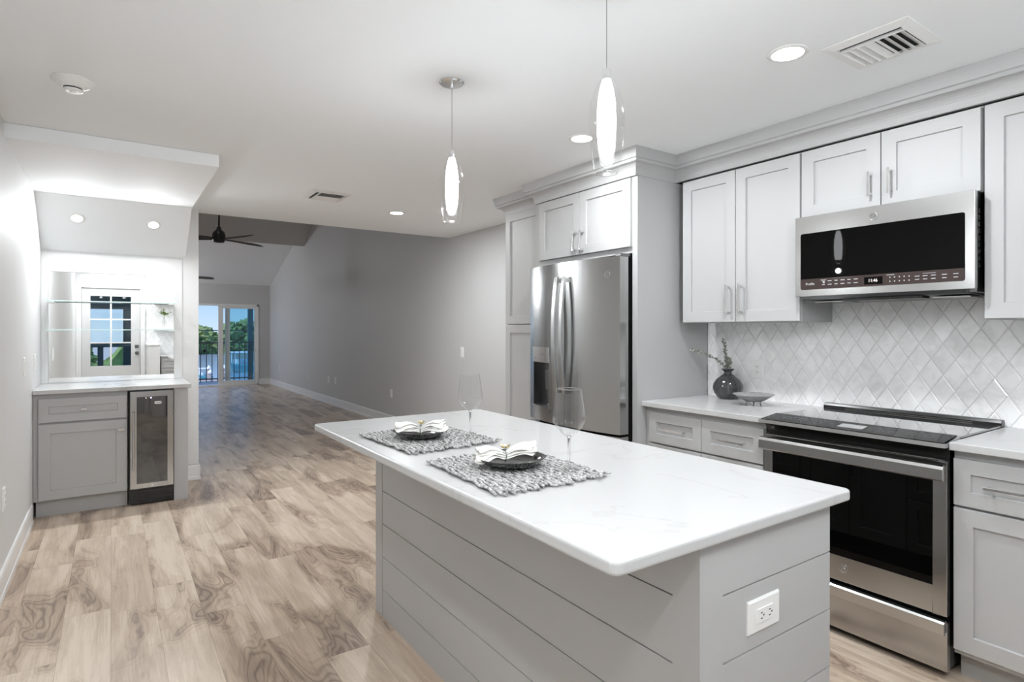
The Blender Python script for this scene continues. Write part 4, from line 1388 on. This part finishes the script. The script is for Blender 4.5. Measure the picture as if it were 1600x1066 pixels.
def wine_glass():
    t = thing('wine_glass', 'empty clear wine glass standing at the far placemat', 'wine glass', (0, 0, 0), 'wine glasses on the island')
    mb = MB()
    bowl = [(0.0045, 0.098), (0.012, 0.101), (0.026, 0.112), (0.039, 0.128), (0.0475, 0.143), (0.0490, 0.150), (0.0478, 0.165), (0.0440, 0.195), (0.0395, 0.225), (0.0372, 0.242)]
    mb.lathe(bowl, (0, 0, 0), 48)
    mb.build('bowl', 'glass', t, smooth=True)
    mb = MB(); mb.tube([(0.0372 * math.cos(2 * PI * i / 48), 0.0372 * math.sin(2 * PI * i / 48), 0.242) for i in range(48)], 0.0006, 5, closed=True)
    mb.build('rim', 'glass_solid', t, smooth=True)
    mb = MB()
    mb.lathe([(0.0005, 0.102), (0.006, 0.1005), (0.0052, 0.094), (0.0038, 0.080), (0.0034, 0.045), (0.0036, 0.015), (0.006, 0.007)], (0, 0, 0), 20)
    mb.build('stem', 'glass_solid', t, smooth=True)
    mb = MB()
    mb.lathe([(0.0005, 0.0085), (0.006, 0.007), (0.018, 0.0035), (0.0345, 0.0015), (0.0350, 0.0008), (0.034, 0.0002), (0.0005, 0.0002)], (0, 0, 0), 40)
    mb.build('base', 'glass', t, smooth=True)
    return t
gm, nt, out = newmat('solid_glass')
pg = N(nt, 'ShaderNodeBsdfPrincipled', Roughness=0.0)
pg.inputs['Transmission Weight'].default_value = 1.0
pg.inputs['IOR'].default_value = 1.45
no_ = N(nt, 'ShaderNodeTexNoise', Scale=3.0)
mr_ = N(nt, 'ShaderNodeMapRange'); mr_.inputs['To Min'].default_value = 0.97; mr_.inputs['To Max'].default_value = 1.0
L(nt, no_.outputs[0], mr_.inputs['Value'])
cc_ = N(nt, 'ShaderNodeCombineColor')
for i_ in range(3): L(nt, mr_.outputs[0], cc_.inputs[i_])
L(nt, cc_.outputs[0], pg.inputs['Base Color'])
L(nt, pg.outputs[0], out.inputs[0])
M['glass_solid'] = gm
g1 = wine_glass()
dup(g1, (1.128, 1.340, TOP + 0.013), 'empty clear wine glass standing at the near placemat')
g1.location = (1.165, 1.985, TOP + 0.013)

# ------------------------------------------------------------------ vase with stems and footed bowl
VX, VY = 3.165, 2.232
t = thing('vase', 'round smoky glass vase with dried stems on the left worktop', 'vase', (VX, VY, CT))
mb = MB()
prof = [(0.002, 0.001), (0.045, 0.001), (0.062, 0.010), (0.080, 0.035), (0.089, 0.065), (0.086, 0.090), (0.070, 0.118), (0.045, 0.140), (0.026, 0.155), (0.021, 0.164), (0.022, 0.170), (0.034, 0.180), (0.037, 0.186), (0.030, 0.184), (0.018, 0.170)]
mb.lathe(prof, (VX, VY, CT), 48, wob=lambda a, i: 1 + (0.02 * math.sin(16 * a) if i < 9 else 0.10 * math.sin(7 * a)))
mb.build('vase_body', 'smoke_glass', t, smooth=True)
rr = random.Random(5)
def sprig(pts, nleaf, mat, nm):
    mb = MB()
    mb.tube(pts, 0.0018, 6)
    P_ = [Vector(p) for p in pts]
    for i in range(nleaf):
        f_ = 0.25 + 0.75 * i / (nleaf - 1)
        q = f_ * (len(P_) - 1); i0 = min(int(q), len(P_) - 2)
        c = P_[i0].lerp(P_[i0 + 1], q - i0)
        for s_ in range(4):
            d_ = Vector((rr.uniform(-1, 1), rr.uniform(-1, 1), rr.uniform(-0.4, 1))).normalized()
            e_ = d_.cross(Vector((rr.uniform(-1, 1), rr.uniform(-1, 1), rr.uniform(-1, 1)))).normalized()
            L_ = rr.uniform(0.012, 0.022)
            mb.add([c, c + d_ * L_ * 0.5 + e_ * L_ * 0.38, c + d_ * L_, c + d_ * L_ * 0.5 - e_ * L_ * 0.38], [(0, 1, 2, 3)])
    return mb.build(nm, mat, t, recalc=False)
z0 = CT
sprig([(VX, VY, z0 + 0.05), (VX - 0.002, VY + 0.004, z0 + 0.19), (VX - 0.006, VY + 0.008, z0 + 0.27), (VX - 0.020, VY + 0.016, z0 + 0.36)], 34, 'leaf', 'stem')
sprig([(VX, VY, z0 + 0.05), (VX - 0.004, VY + 0.010, z0 + 0.19), (VX - 0.05, VY + 0.050, z0 + 0.245), (VX - 0.11, VY + 0.105, z0 + 0.285), (VX - 0.16, VY + 0.145, z0 + 0.300)], 28, 'leaf', 'stem')
sprig([(VX, VY, z0 + 0.05), (VX + 0.006, VY - 0.004, z0 + 0.19), (VX + 0.004, VY - 0.010, z0 + 0.25)], 14, 'leaf', 'stem')

BXc, BYc = 3.020, 1.962
t = thing('footed_bowl', 'shallow grey ceramic bowl on small feet in front of the vase', 'bowl', (BXc, BYc, CT))
mb = MB()
mb.lathe([(0.002, 0.020), (0.045, 0.021), (0.072, 0.036), (0.100, 0.055), (0.112, 0.060), (0.111, 0.0625), (0.098, 0.0585), (0.070, 0.040), (0.044, 0.026), (0.002, 0.025)], (BXc, BYc, CT), 64,
         wob=lambda a, i: 1 + 0.006 * math.sin(24 * a))
bo = mb.build('dish', 'ceramic', t, smooth=True)
for q in range(3):
    a = 2 * PI * q / 3 + 0.55
    mb = MB()
    cx_, cy_ = BXc + 0.040 * math.cos(a), BYc + 0.040 * math.sin(a)
    mb.tube([(cx_ + 0.006 * math.cos(a), cy_ + 0.006 * math.sin(a), CT + 0.0005), (cx_, cy_, CT + 0.025)], [0.0035, 0.006], 8)
    mb.build('foot', 'ink_dim', t, smooth=True)

# ------------------------------------------------------------------ pendants
def pendant():
    t = thing('pendant_light', 'clear glass pendant light over the far half of the island', 'pendant light', (0, 0, H), 'pendants over the island')
    mb = MB(); mb.lathe([(0.0005, -0.0005), (0.054, -0.0005), (0.054, -0.006), (0.048, -0.011), (0.008, -0.013), (0.007, -0.030), (0.0005, -0.030)], (0, 0, H), 32)
    mb.build('canopy', 'chrome', t, smooth=False, org=(0, 0, H))
    mb = MB(); mb.tube([(0, 0, H - 0.02), (0, 0, 2.11)], 0.0017, 6); mb.build('cord', 'steel', t, org=(0, 0, H))
    mb = MB(); mb.lathe([(0.0005, 0.020), (0.006, 0.020), (0.0115, 0.015), (0.013, 0.0), (0.013, -0.015), (0.0005, -0.015)], (0, 0, 2.105), 20)
    mb.build('socket_cap', 'chrome', t, org=(0, 0, H), smooth=False)
    mb = MB()
    mb.lathe([(0.013, 2.100), (0.020, 2.090), (0.036, 2.060), (0.047, 2.025), (0.0525, 1.985), (0.0525, 1.950), (0.050, 1.915), (0.045, 1.870), (0.0395, 1.830), (0.0375, 1.815), (0.034, 1.811), (0.030, 1.812)], (0, 0, 0), 40)
    mb.build('outer_shade', 'pend_glass', t, smooth=True, org=(0, 0, H))
    mb = MB()
    mb.lathe([(0.0005, 1.875), (0.022, 1.875), (0.0245, 1.892), (0.0275, 1.925), (0.0285, 1.970), (0.0265, 2.020), (0.021, 2.060), (0.013, 2.090), (0.0005, 2.092)], (0, 0, 0), 28)
    mb.build('inner_diffuser', 'lampglow', t, smooth=True, org=(0, 0, H))
    mb = MB()
    mb.lathe([(0.0222, 1.874), (0.0215, 1.860), (0.017, 1.847), (0.008, 1.841), (0.0005, 1.840)], (0, 0, 0), 24)
    mb.build('diffuser_tip', 'pend_glass', t, smooth=True, org=(0, 0, H))
    return t
def add_light(name, typ, loc, power, parent=None, size=0.1, col=(0.935, 0.972, 1.0), rot=(0, 0, 0)):
    l = bpy.data.lights.new(name, typ)
    l.energy = power; l.color = col
    if typ == 'AREA':
        l.shape = 'DISK'; l.size = size
    else:
        l.shadow_soft_size = size
    o = bpy.data.objects.new(name, l)
    COL.objects.link(o); o.rotation_euler = rot
    if parent is not None:
        o.parent = parent
        o.location = Vector(loc) - parent.location
    else:
        o.location = loc
    return o
p1 = pendant()
PX, PY1, PY2 = 1.218, 2.232, 1.274
p2 = dup(p1, (PX, PY2, H), 'clear glass pendant light over the near half of the island')
p1.location = (PX, PY1, H)
for p, y in ((p1, PY1), (p2, PY2)):
    add_light('bulb', 'POINT', (PX, y, 1.79), P_PEND, p, 0.018)

# ------------------------------------------------------------------ downlights
def downlight(x, y, z, label, power, r=0.058, tilt=0.0, group='ceiling downlights'):
    t = thing('recessed_downlight', label, 'downlight', (x, y, z), group)
    t.rotation_euler = (tilt, 0, 0)
    mb = MB(); mb.lathe([(r, -0.0045), (r + 0.006, -0.006), (r + 0.016, -0.003), (r + 0.018, -0.0003), (r, -0.0003)], (0, 0, 0), 36)
    mb.build('trim_ring', 'white_plastic', t, smooth=True, org=(0, 0, 0))
    mb = MB(); mb.lathe([(0.0005, -0.0048), (r, -0.0048), (r, -0.001), (0.0005, -0.001)], (0, 0, 0), 32)
    mb.build('lens', 'lens', t, org=(0, 0, 0))
    l = bpy.data.lights.new('lamp', 'AREA'); l.shape = 'DISK'; l.size = r * 2; l.energy = power; l.color = (0.935, 0.972, 1.0)
    lo = bpy.data.objects.new('lamp', l); COL.objects.link(lo); lo.parent = t; lo.location = (0, 0, -0.012)
    return t
downlight(2.166, 1.261, H, 'round ceiling downlight beside the large air vent', P_DOWN)
downlight(2.176, 2.475, H, 'round ceiling downlight in front of the fridge, right behind the near pendant', P_DOWN)
downlight(2.162, 5.013, H, 'round ceiling downlight farthest back, near the small air vent', P_DOWN * 1.9)
for i, (x, y) in enumerate(((2.166, 0.05), (0.95, 0.05), (0.0, 0.9), (0.0, -0.25))):  # added downlights, unseen, filling the foreground and left side
    downlight(x, y, H, ['added fill downlight out of frame over the right worktop', 'added fill downlight out of frame above the camera, near the island',
                        'added fill downlight out of frame on the left wall side', 'added fill downlight out of frame before the entry door'][i], P_FILL_RIGHT if i < 2 else P_FILL_LEFT)
sl_ang = math.atan2(2.344 - 1.985, YM - 5.435)
for x, lab in ((-0.217, 'small downlight on the sloped soffit over the wet bar, left one'), (0.288, 'small downlight on the sloped soffit over the wet bar, right one')):
    y = 5.62
    z = 2.344 - (y - 5.435) * math.tan(sl_ang)
    # normal of the sloped underside points towards -y, -z
    downlight(x, y, z - 0.0015, lab, P_BAR, r=0.036, tilt=-sl_ang, group='wet bar downlights')
lv = thing('fill_ceiling_light', 'added living room fill light, unseen above the kitchen ceiling edge', 'ceiling light', (0.6, 7.6, 5.6))
mb = MB(); mb.lathe([(0.0005, 0.0), (0.2, 0.0), (0.2, 0.05), (0.0005, 0.05)], (0.6, 7.6, 5.6), 24); mb.build('fitting', 'white_plastic', lv)
add_light('lamp', 'AREA', (0.6, 7.6, 5.58), P_FILL_LIV, lv, 0.35)  # added lamp to lift the living room, no such fixture known
lv = thing('fill_ceiling_light', 'added living room fill light near the far wall, unseen behind the bar wall', 'ceiling light', (-0.3, 14.5, 2.68))
mb = MB(); mb.lathe([(0.0005, 0.0), (0.16, 0.0), (0.16, 0.05), (0.0005, 0.05)], (-0.3, 14.5, 2.68), 24); mb.build('fitting', 'white_plastic', lv)
add_light('lamp', 'POINT', (-0.3, 14.5, 2.50), P_FILL_FAR, lv, 0.15)  # added lamp standing in for daylight from the sliding door
lv = thing('fill_globe_light', 'added globe fill light, unseen behind the camera', 'ceiling light', (1.10, -0.40, H))
mb = MB(); mb.lathe([(0.0005, -0.0005), (0.07, -0.0005), (0.07, -0.02), (0.0005, -0.02)], (1.10, -0.40, H), 24); mb.build('base', 'chrome', lv)
mb = MB(); mb.lathe([(0.05, -0.02)] + [(0.135 * math.sin(q * PI / 12), -0.155 + 0.135 * math.cos(q * PI / 12)) for q in range(2, 12)] + [(0.0005, -0.29)], (1.10, -0.40, H), 32); mb.build('fill_globe_shade', 'pend_glass', lv, smooth=True)
add_light('lamp', 'POINT', (1.10, -0.40, H - 0.17), P_FILL_GLOBE, lv, 0.09)  # added lamp to fill the ceiling and front faces, no such fixture known

# ------------------------------------------------------------------ smoke detector, vents
t = thing('smoke_detector', 'white round smoke detector on the ceiling at upper left', 'smoke detector', (-0.135, 3.145, H))
mb = MB(); mb.lathe([(0.0005, -0.0003), (0.079, -0.0003), (0.080, -0.004), (0.060, -0.022), (0.040, -0.034), (0.0005, -0.034)], (-0.135, 3.145, H), 40)
mb.build('housing', 'white_plastic', t, smooth=False)
mb = MB(); mb.lathe([(0.0005, -0.034), (0.034, -0.034), (0.034, -0.040), (0.0005, -0.040)], (-0.135, 3.145, H), 30)
mb.build('sensor_gap', 'ink_dark', t)
mb = MB(); mb.lathe([(0.0005, -0.040), (0.036, -0.040), (0.036, -0.046), (0.026, -0.050), (0.012, -0.050), (0.010, -0.054), (0.0005, -0.054)], (-0.135, 3.145, H), 30)
mb.build('sensor_cap', 'white_plastic', t, smooth=False)

def vent(label, x0, x1, y0, y1):
    t = thing('air_vent', label, 'air vent', ((x0 + x1) / 2, (y0 + y1) / 2, H), 'ceiling air vents')
    fw = 0.038
    mb = MB()
    zt, zb, zi = H - 0.0003, H - 0.003, H - 0.012
    o_ = [(x0, y0), (x1, y0), (x1, y1), (x0, y1)]
    i_ = [(x0 + fw, y0 + fw), (x1 - fw, y0 + fw), (x1 - fw, y1 - fw), (x0 + fw, y1 - fw)]
    vs = [(p[0], p[1], zt) for p in o_] + [(p[0], p[1], zb) for p in o_] + [(p[0], p[1], zi) for p in i_] + [(p[0], p[1], zt) for p in i_]
    fs = [(r * 4 + q, r * 4 + (q + 1) % 4, (r + 1) * 4 + (q + 1) % 4, (r + 1) * 4 + q) for r in range(3) for q in range(4)]
    mb.add(vs, fs); mb.build('frame', 'white_plastic', t)
    mb = MB(); mb.box(x0 + fw, x1 - fw, y0 + fw, y1 - fw, H - 0.0015, H - 0.0004); mb.build('duct_dark_plate', 'black_matte', t)  # black plate with the shade of the duct recess put into colour
    a0, a1, b0, b1 = x0 + fw, x1 - fw, y0 + fw, y1 - fw
    sp = a0 + 0.030
    mb = MB(); mb.box(sp, sp + 0.006, b0, b1, H - 0.013, H - 0.002); mb.build('divider', 'white_plastic', t)
    mb = MB()
    n = 8
    for i in range(n):
        yy = b0 + (i + 0.5) * (b1 - b0) / n
        sg = -1 if i < n / 2 else 1
        dy = 0.011 * sg
        mb.add([(sp + 0.006, yy - dy - 0.0008, H - 0.002), (sp + 0.006, yy + dy - 0.0008, H - 0.014), (a1, yy + dy - 0.0008, H - 0.014), (a1, yy - dy - 0.0008, H - 0.002),
                (sp + 0.006, yy - dy + 0.0008, H - 0.002), (sp + 0.006, yy + dy + 0.0008, H - 0.014), (a1, yy + dy + 0.0008, H - 0.014), (a1, yy - dy + 0.0008, H - 0.002)],
               [(0, 1, 2, 3), (4, 5, 6, 7), (0, 1, 5, 4), (1, 2, 6, 5), (2, 3, 7, 6), (3, 0, 4, 7)])
    mb.build('louvers', 'white_plastic', t)
vent('large white square air vent on the ceiling at upper right', 2.245, 2.540, 0.877, 1.172)
vent('small-looking white air vent farther back on the ceiling, left of the far downlight', 1.272, 1.570, 4.53, 4.87)

# ------------------------------------------------------------------ ceiling fans
def fan(label, cx, cy, zb, ztop, angs, R=0.72):
    t = thing('ceiling_fan', label, 'ceiling fan', (cx, cy, ztop), 'black ceiling fans')
    mb = MB(); mb.tube([(cx, cy, ztop), (cx, cy, zb + 0.13)], 0.014, 10); mb.build('downrod', 'fan', t, smooth=True)
    mb = MB(); mb.lathe([(0.0005, 0.19), (0.028, 0.19), (0.034, 0.15), (0.075, 0.115), (0.088, 0.08), (0.090, 0.03), (0.082, 0.0), (0.070, -0.035), (0.0005, -0.042)], (cx, cy, zb), 32)
    mb.build('motor', 'fan', t, smooth=True)
    for ad in angs:
        a = math.radians(ad)
        u_ = Vector((math.cos(a), math.sin(a), 0)); v_ = Vector((-u_.y, u_.x, 0))
        mb = MB(); c = Vector((cx, cy, zb))
        n = 8; vs = []
        for i in range(n + 1):
            r_ = 0.07 + (R - 0.07) * i / n
            w_ = 0.040 + 0.045 * math.sin(min(1, i / n * 1.25) * PI * 0.62)
            if i == n: w_ *= 0.6
            zc = 0.012 - 0.010 * i / n
            for e in (-1, 1):
                vs.append(c + u_ * r_ + v_ * w_ * e + Vector((0, 0, zc + e * w_ * 0.34)))
        m_ = len(vs)
        vs += [q + Vector((0, 0, 0.006)) for q in vs]
        fs = []
        for i in range(n):
            a_, b_ = 2 * i, 2 * i + 2
            fs += [(a_, b_, b_ + 1, a_ + 1), (a_ + m_, a_ + 1 + m_, b_ + 1 + m_, b_ + m_), (a_, a_ + m_, b_ + m_, b_), (a_ + 1, b_ + 1, b_ + 1 + m_, a_ + 1 + m_)]
        fs += [(0, 1, 1 + m_, m_), (2 * n, 2 * n + m_, 2 * n + 1 + m_, 2 * n + 1)]
        mb.add(vs, fs); mb.build('blade', 'blade', t)
    return t
fan('black three-blade ceiling fan in the living room, the nearer one', 1.306, 9.5, 2.665, 5.15, (26, -64, 178))
fan('black ceiling fan farther back in the living room, mostly hidden by the bar wall', 1.03, 12.6, 2.34, 3.45, (3, 123, 243), 0.62)

# ------------------------------------------------------------------ outside: balcony, water, trees, boats
mb = MB(); mb.box(-1.5, 5.0, YF + 0.125, 17.4, -0.20, -0.03)
tag(mb.build('balcony_slab', 'concrete', None), 'pale concrete balcony floor outside the sliding door', 'balcony')
t = thing('balcony_railing', 'dark metal balcony railing outside the sliding door', 'railing', (2, 17.2, -0.03))
mb = MB(); mb.box(-1.5, 5.0, 17.18, 17.23, 0.985, 1.020); mb.build('top_rail', 'rail', t)
mb = MB(); mb.box(-1.5, 5.0, 17.19, 17.22, 0.03, 0.06); mb.build('bottom_rail', 'rail', t)
for i in range(30):
    xx = 0.60 + i * 0.1335
    mb = MB(); mb.box(xx - 0.009, xx + 0.009, 17.196, 17.214, -0.03, 0.99)
    mb.build('baluster', 'rail', t)
mb = MB(); mb.box(3.10, 3.225, 17.26, 17.38, -0.03, 3.2)
tag(mb.build('balcony_post', 'teal', None, bevel=0.004), 'dark teal porch post outside the sliding door', 'post')
WZ = -4.2
mb = MB(); mb.add([(-250, 19.0, WZ), (300, 19.0, WZ), (300, 400, WZ), (-250, 400, WZ)], [(0, 1, 2, 3)])
tag(mb.build('canal_water', 'water', None), 'blue-grey canal water beyond the balcony', 'water', kind='stuff')
rr = random.Random(21)
def blob(mb, c, r, sq=1.0, sub=2, amp=0.35, sd=0):
    bm = bmesh.new(); bmesh.ops.create_icosphere(bm, subdivisions=sub, radius=1.0)
    vs = []
    for v in bm.verts:
        k = 1 + amp * noise.noise(Vector((v.co.x * 2.3 + sd, v.co.y * 2.3 + c[0], v.co.z * 2.3)))
        k += amp * 0.6 * noise.noise(Vector((v.co.x * 6 + sd, v.co.y * 6, v.co.z * 6 + c[0])))
        vs.append((c[0] + v.co.x * r * k, c[1] + v.co.y * r * k, c[2] + v.co.z * r * sq * k))
    fs = [tuple(v.index for v in f.verts) for f in bm.faces]
    bm.free(); mb.add(vs, fs)
for i in range(9):
    x, y = 3 + i * 4.9, 150 + rr.uniform(-4, 4)
    t = thing('mangrove_tree', 'broad green shoreline tree on the far bank of the canal', 'tree', (x, y, WZ), 'trees along the far bank')
    mb = MB()
    for q in range(12):
        blob(mb, (x + rr.uniform(-1.6, 1.6), y + rr.uniform(-1, 1), WZ + rr.uniform(1.2, 6.2) + 0.8 * math.sin(i * 1.7)), rr.uniform(1.3, 2.0), 0.8, 3, 0.6, i + q)
    mb.build('crown', 'foliage', t)
    mb = MB(); mb.tube([(x, y, WZ + 0.1), (x, y, WZ + 4)], 0.3, 8); mb.build('trunk', 'bark', t)
mb = MB(); mb.box(-60, 90, 157, 175, WZ - 0.5, WZ + 2.6)
tag(mb.build('far_bank', 'foliage', None), 'low dark green bank behind the trees across the water', 'bank')
mb = MB(); mb.tube([(-60, 60, 1.45), (-20, 60, 1.30), (10, 60, 1.28), (60, 60, 1.45)], 0.045, 6)
tag(mb.build('power_line', 'rail', None), 'thin overhead power line crossing the sky over the water', 'cable')
# dock with pilings
t = thing('dock', 'weathered wooden dock with white-capped pilings down on the water', 'dock', (8, 62, WZ))
mb = MB(); mb.box(4.5, 10.2, 60.0, 66.0, WZ + 0.5, WZ + 0.62); mb.build('deck', 'wood_dock', t)
for (x, y) in ((6.9, 66.3), (8.2, 66.3), (9.6, 66.3), (8.9, 59.7), (7.5, 59.7)):
    mb = MB(); mb.tube([(x, y, WZ - 0.5), (x, y, WZ + 1.6)], 0.18, 10); pl_ = mb.build('piling', 'wood_dock', t)
    mb = MB(); mb.lathe([(0.0005, 0.35), (0.22, 0.05), (0.22, -0.06), (0.0005, -0.06)], (x, y, WZ + 1.62), 12); mb.build('piling_cap', 'boat', pl_)
def boat(label, x, y, s=1.0, hz=WZ):
    """bow pointing away along +y"""
    t = thing('boat', label, 'boat', (x, y, hz))
    mb = MB(); n = 14; vs = []
    for i in range(n + 1):
        f_ = i / n
        py = y + (-3.2 + 6.4 * f_) * s
        w_ = 1.25 * s * (1 - max(0, (f_ - 0.55) / 0.45) ** 2)
        top = 0.95 * s + 0.25 * s * f_
        for (xx, zz) in ((-w_, top), (-w_ * 0.8, 0.1), (0, -0.3 * s), (w_ * 0.8, 0.1), (w_, top)):
            vs.append((x + xx, py, hz + zz))
    fs = [(i * 5 + j, i * 5 + j + 1, i * 5 + 6 + j, i * 5 + 5 + j) for i in range(n) for j in range(4)]
    fs += [(0, 1, 2, 3, 4)] + [(i * 5, i * 5 + 5, i * 5 + 9, i * 5 + 4) for i in range(n)]
    mb.add(vs, fs); mb.build('hull', 'canvas', t)
    mb = MB(); mb.box(x - 0.8 * s, x + 0.8 * s, y - 0.6 * s, y + 1.3 * s, hz + 0.9 * s, hz + 1.6 * s); mb.build('cabin', 'boat', t, bevel=0.1)
    mb = MB(); mb.box(x - 1.2 * s, x + 1.2 * s, y - 1.6 * s, y + 1.5 * s, hz + 2.45 * s, hz + 2.62 * s); mb.build('canopy', 'boat', t, bevel=0.04)
    for xx in (-1.0, 1.0):
        for yy in (-1.4, 1.2):
            mb = MB(); mb.tube([(x + xx * s, y + yy * s, hz + 0.9 * s), (x + xx * s, y + yy * s, hz + 2.46 * s)], 0.05, 6); mb.build('canopy_post', 'boat', t)
    return t
boat('white-canopied teal motorboat seen through the tinted sliding door glass', 14.4, 85, 1.0)
boat('small motorboat far out seen between the railing bars of the open door', 8.6, 72.5, 0.5)
# front porch seen through the entry door glass in the mirror
mb = MB(); mb.box(-2.5, 2.5, YB - 3.0, YB - 0.125, -0.2, -0.03)
tag(mb.build('porch_floor', 'concrete', None), 'pale porch floor outside the entry door, reflected in the mirror', 'porch')
t = thing('porch_railing', 'dark teal porch railing outside the entry door, reflected in the mirror', 'railing', (0, YB - 2.4, -0.03))
mb = MB(); mb.box(-2.5, 2.5, YB - 2.45, YB - 2.36, 0.98, 1.08); mb.box(-2.5, 2.5, YB - 2.45, YB - 2.38, 0.42, 0.58); mb.build('rails', 'teal', t)
for xx in (-1.2, -0.18, 1.5):
    mb = MB(); mb.box(xx - 0.05, xx + 0.05, YB - 2.46, YB - 2.36, -0.03, 1.0); mb.build('baluster', 'teal', t)
mb = MB(); mb.box(0.215, 0.75, YB - 2.6, YB - 2.48, -0.03, 1.948)
tag(mb.build('porch_post', 'teal', None), 'wide dark teal post outside the entry door, reflected in the mirror', 'post')
mb = MB(); mb.box(-2.6, 2.6, YB - 3.0, YB - 0.125, 2.45, 2.6); mb.box(-2.6, 2.6, YB - 2.46, YB - 2.36, 1.78, 2.449)
tag(mb.build('porch_ceiling', 'teal', None), 'dark teal porch roof and beam outside the entry door', 'porch roof')
for i, (x, y, s) in enumerate(((-1.6, -9.5, 1.1), (0.9, -8.5, 1.2), (2.6, -10, 1.4))):
    mb = MB()
    for q in range(5):
        blob(mb, (x + rr.uniform(-.6, .6), y + rr.uniform(-.4, .4), -0.5 + rr.uniform(0.2, 1.0)), s * rr.uniform(0.6, 0.9), 0.9, 3, 0.5, 40 + i + q)
    tag(mb.build('garden_bush', 'bush', None), 'green garden bush beyond the porch, reflected in the mirror', 'bush', 'bushes beyond the porch')
mb = MB(); mb.add([(-60, -80, -0.35), (60, -80, -0.35), (60, YB - 3.1, -0.35), (-60, YB - 3.1, -0.35)], [(0, 1, 2, 3)])
tag(mb.build('front_yard', 'concrete', None), 'pale driveway ground beyond the porch, reflected in the mirror', 'ground')
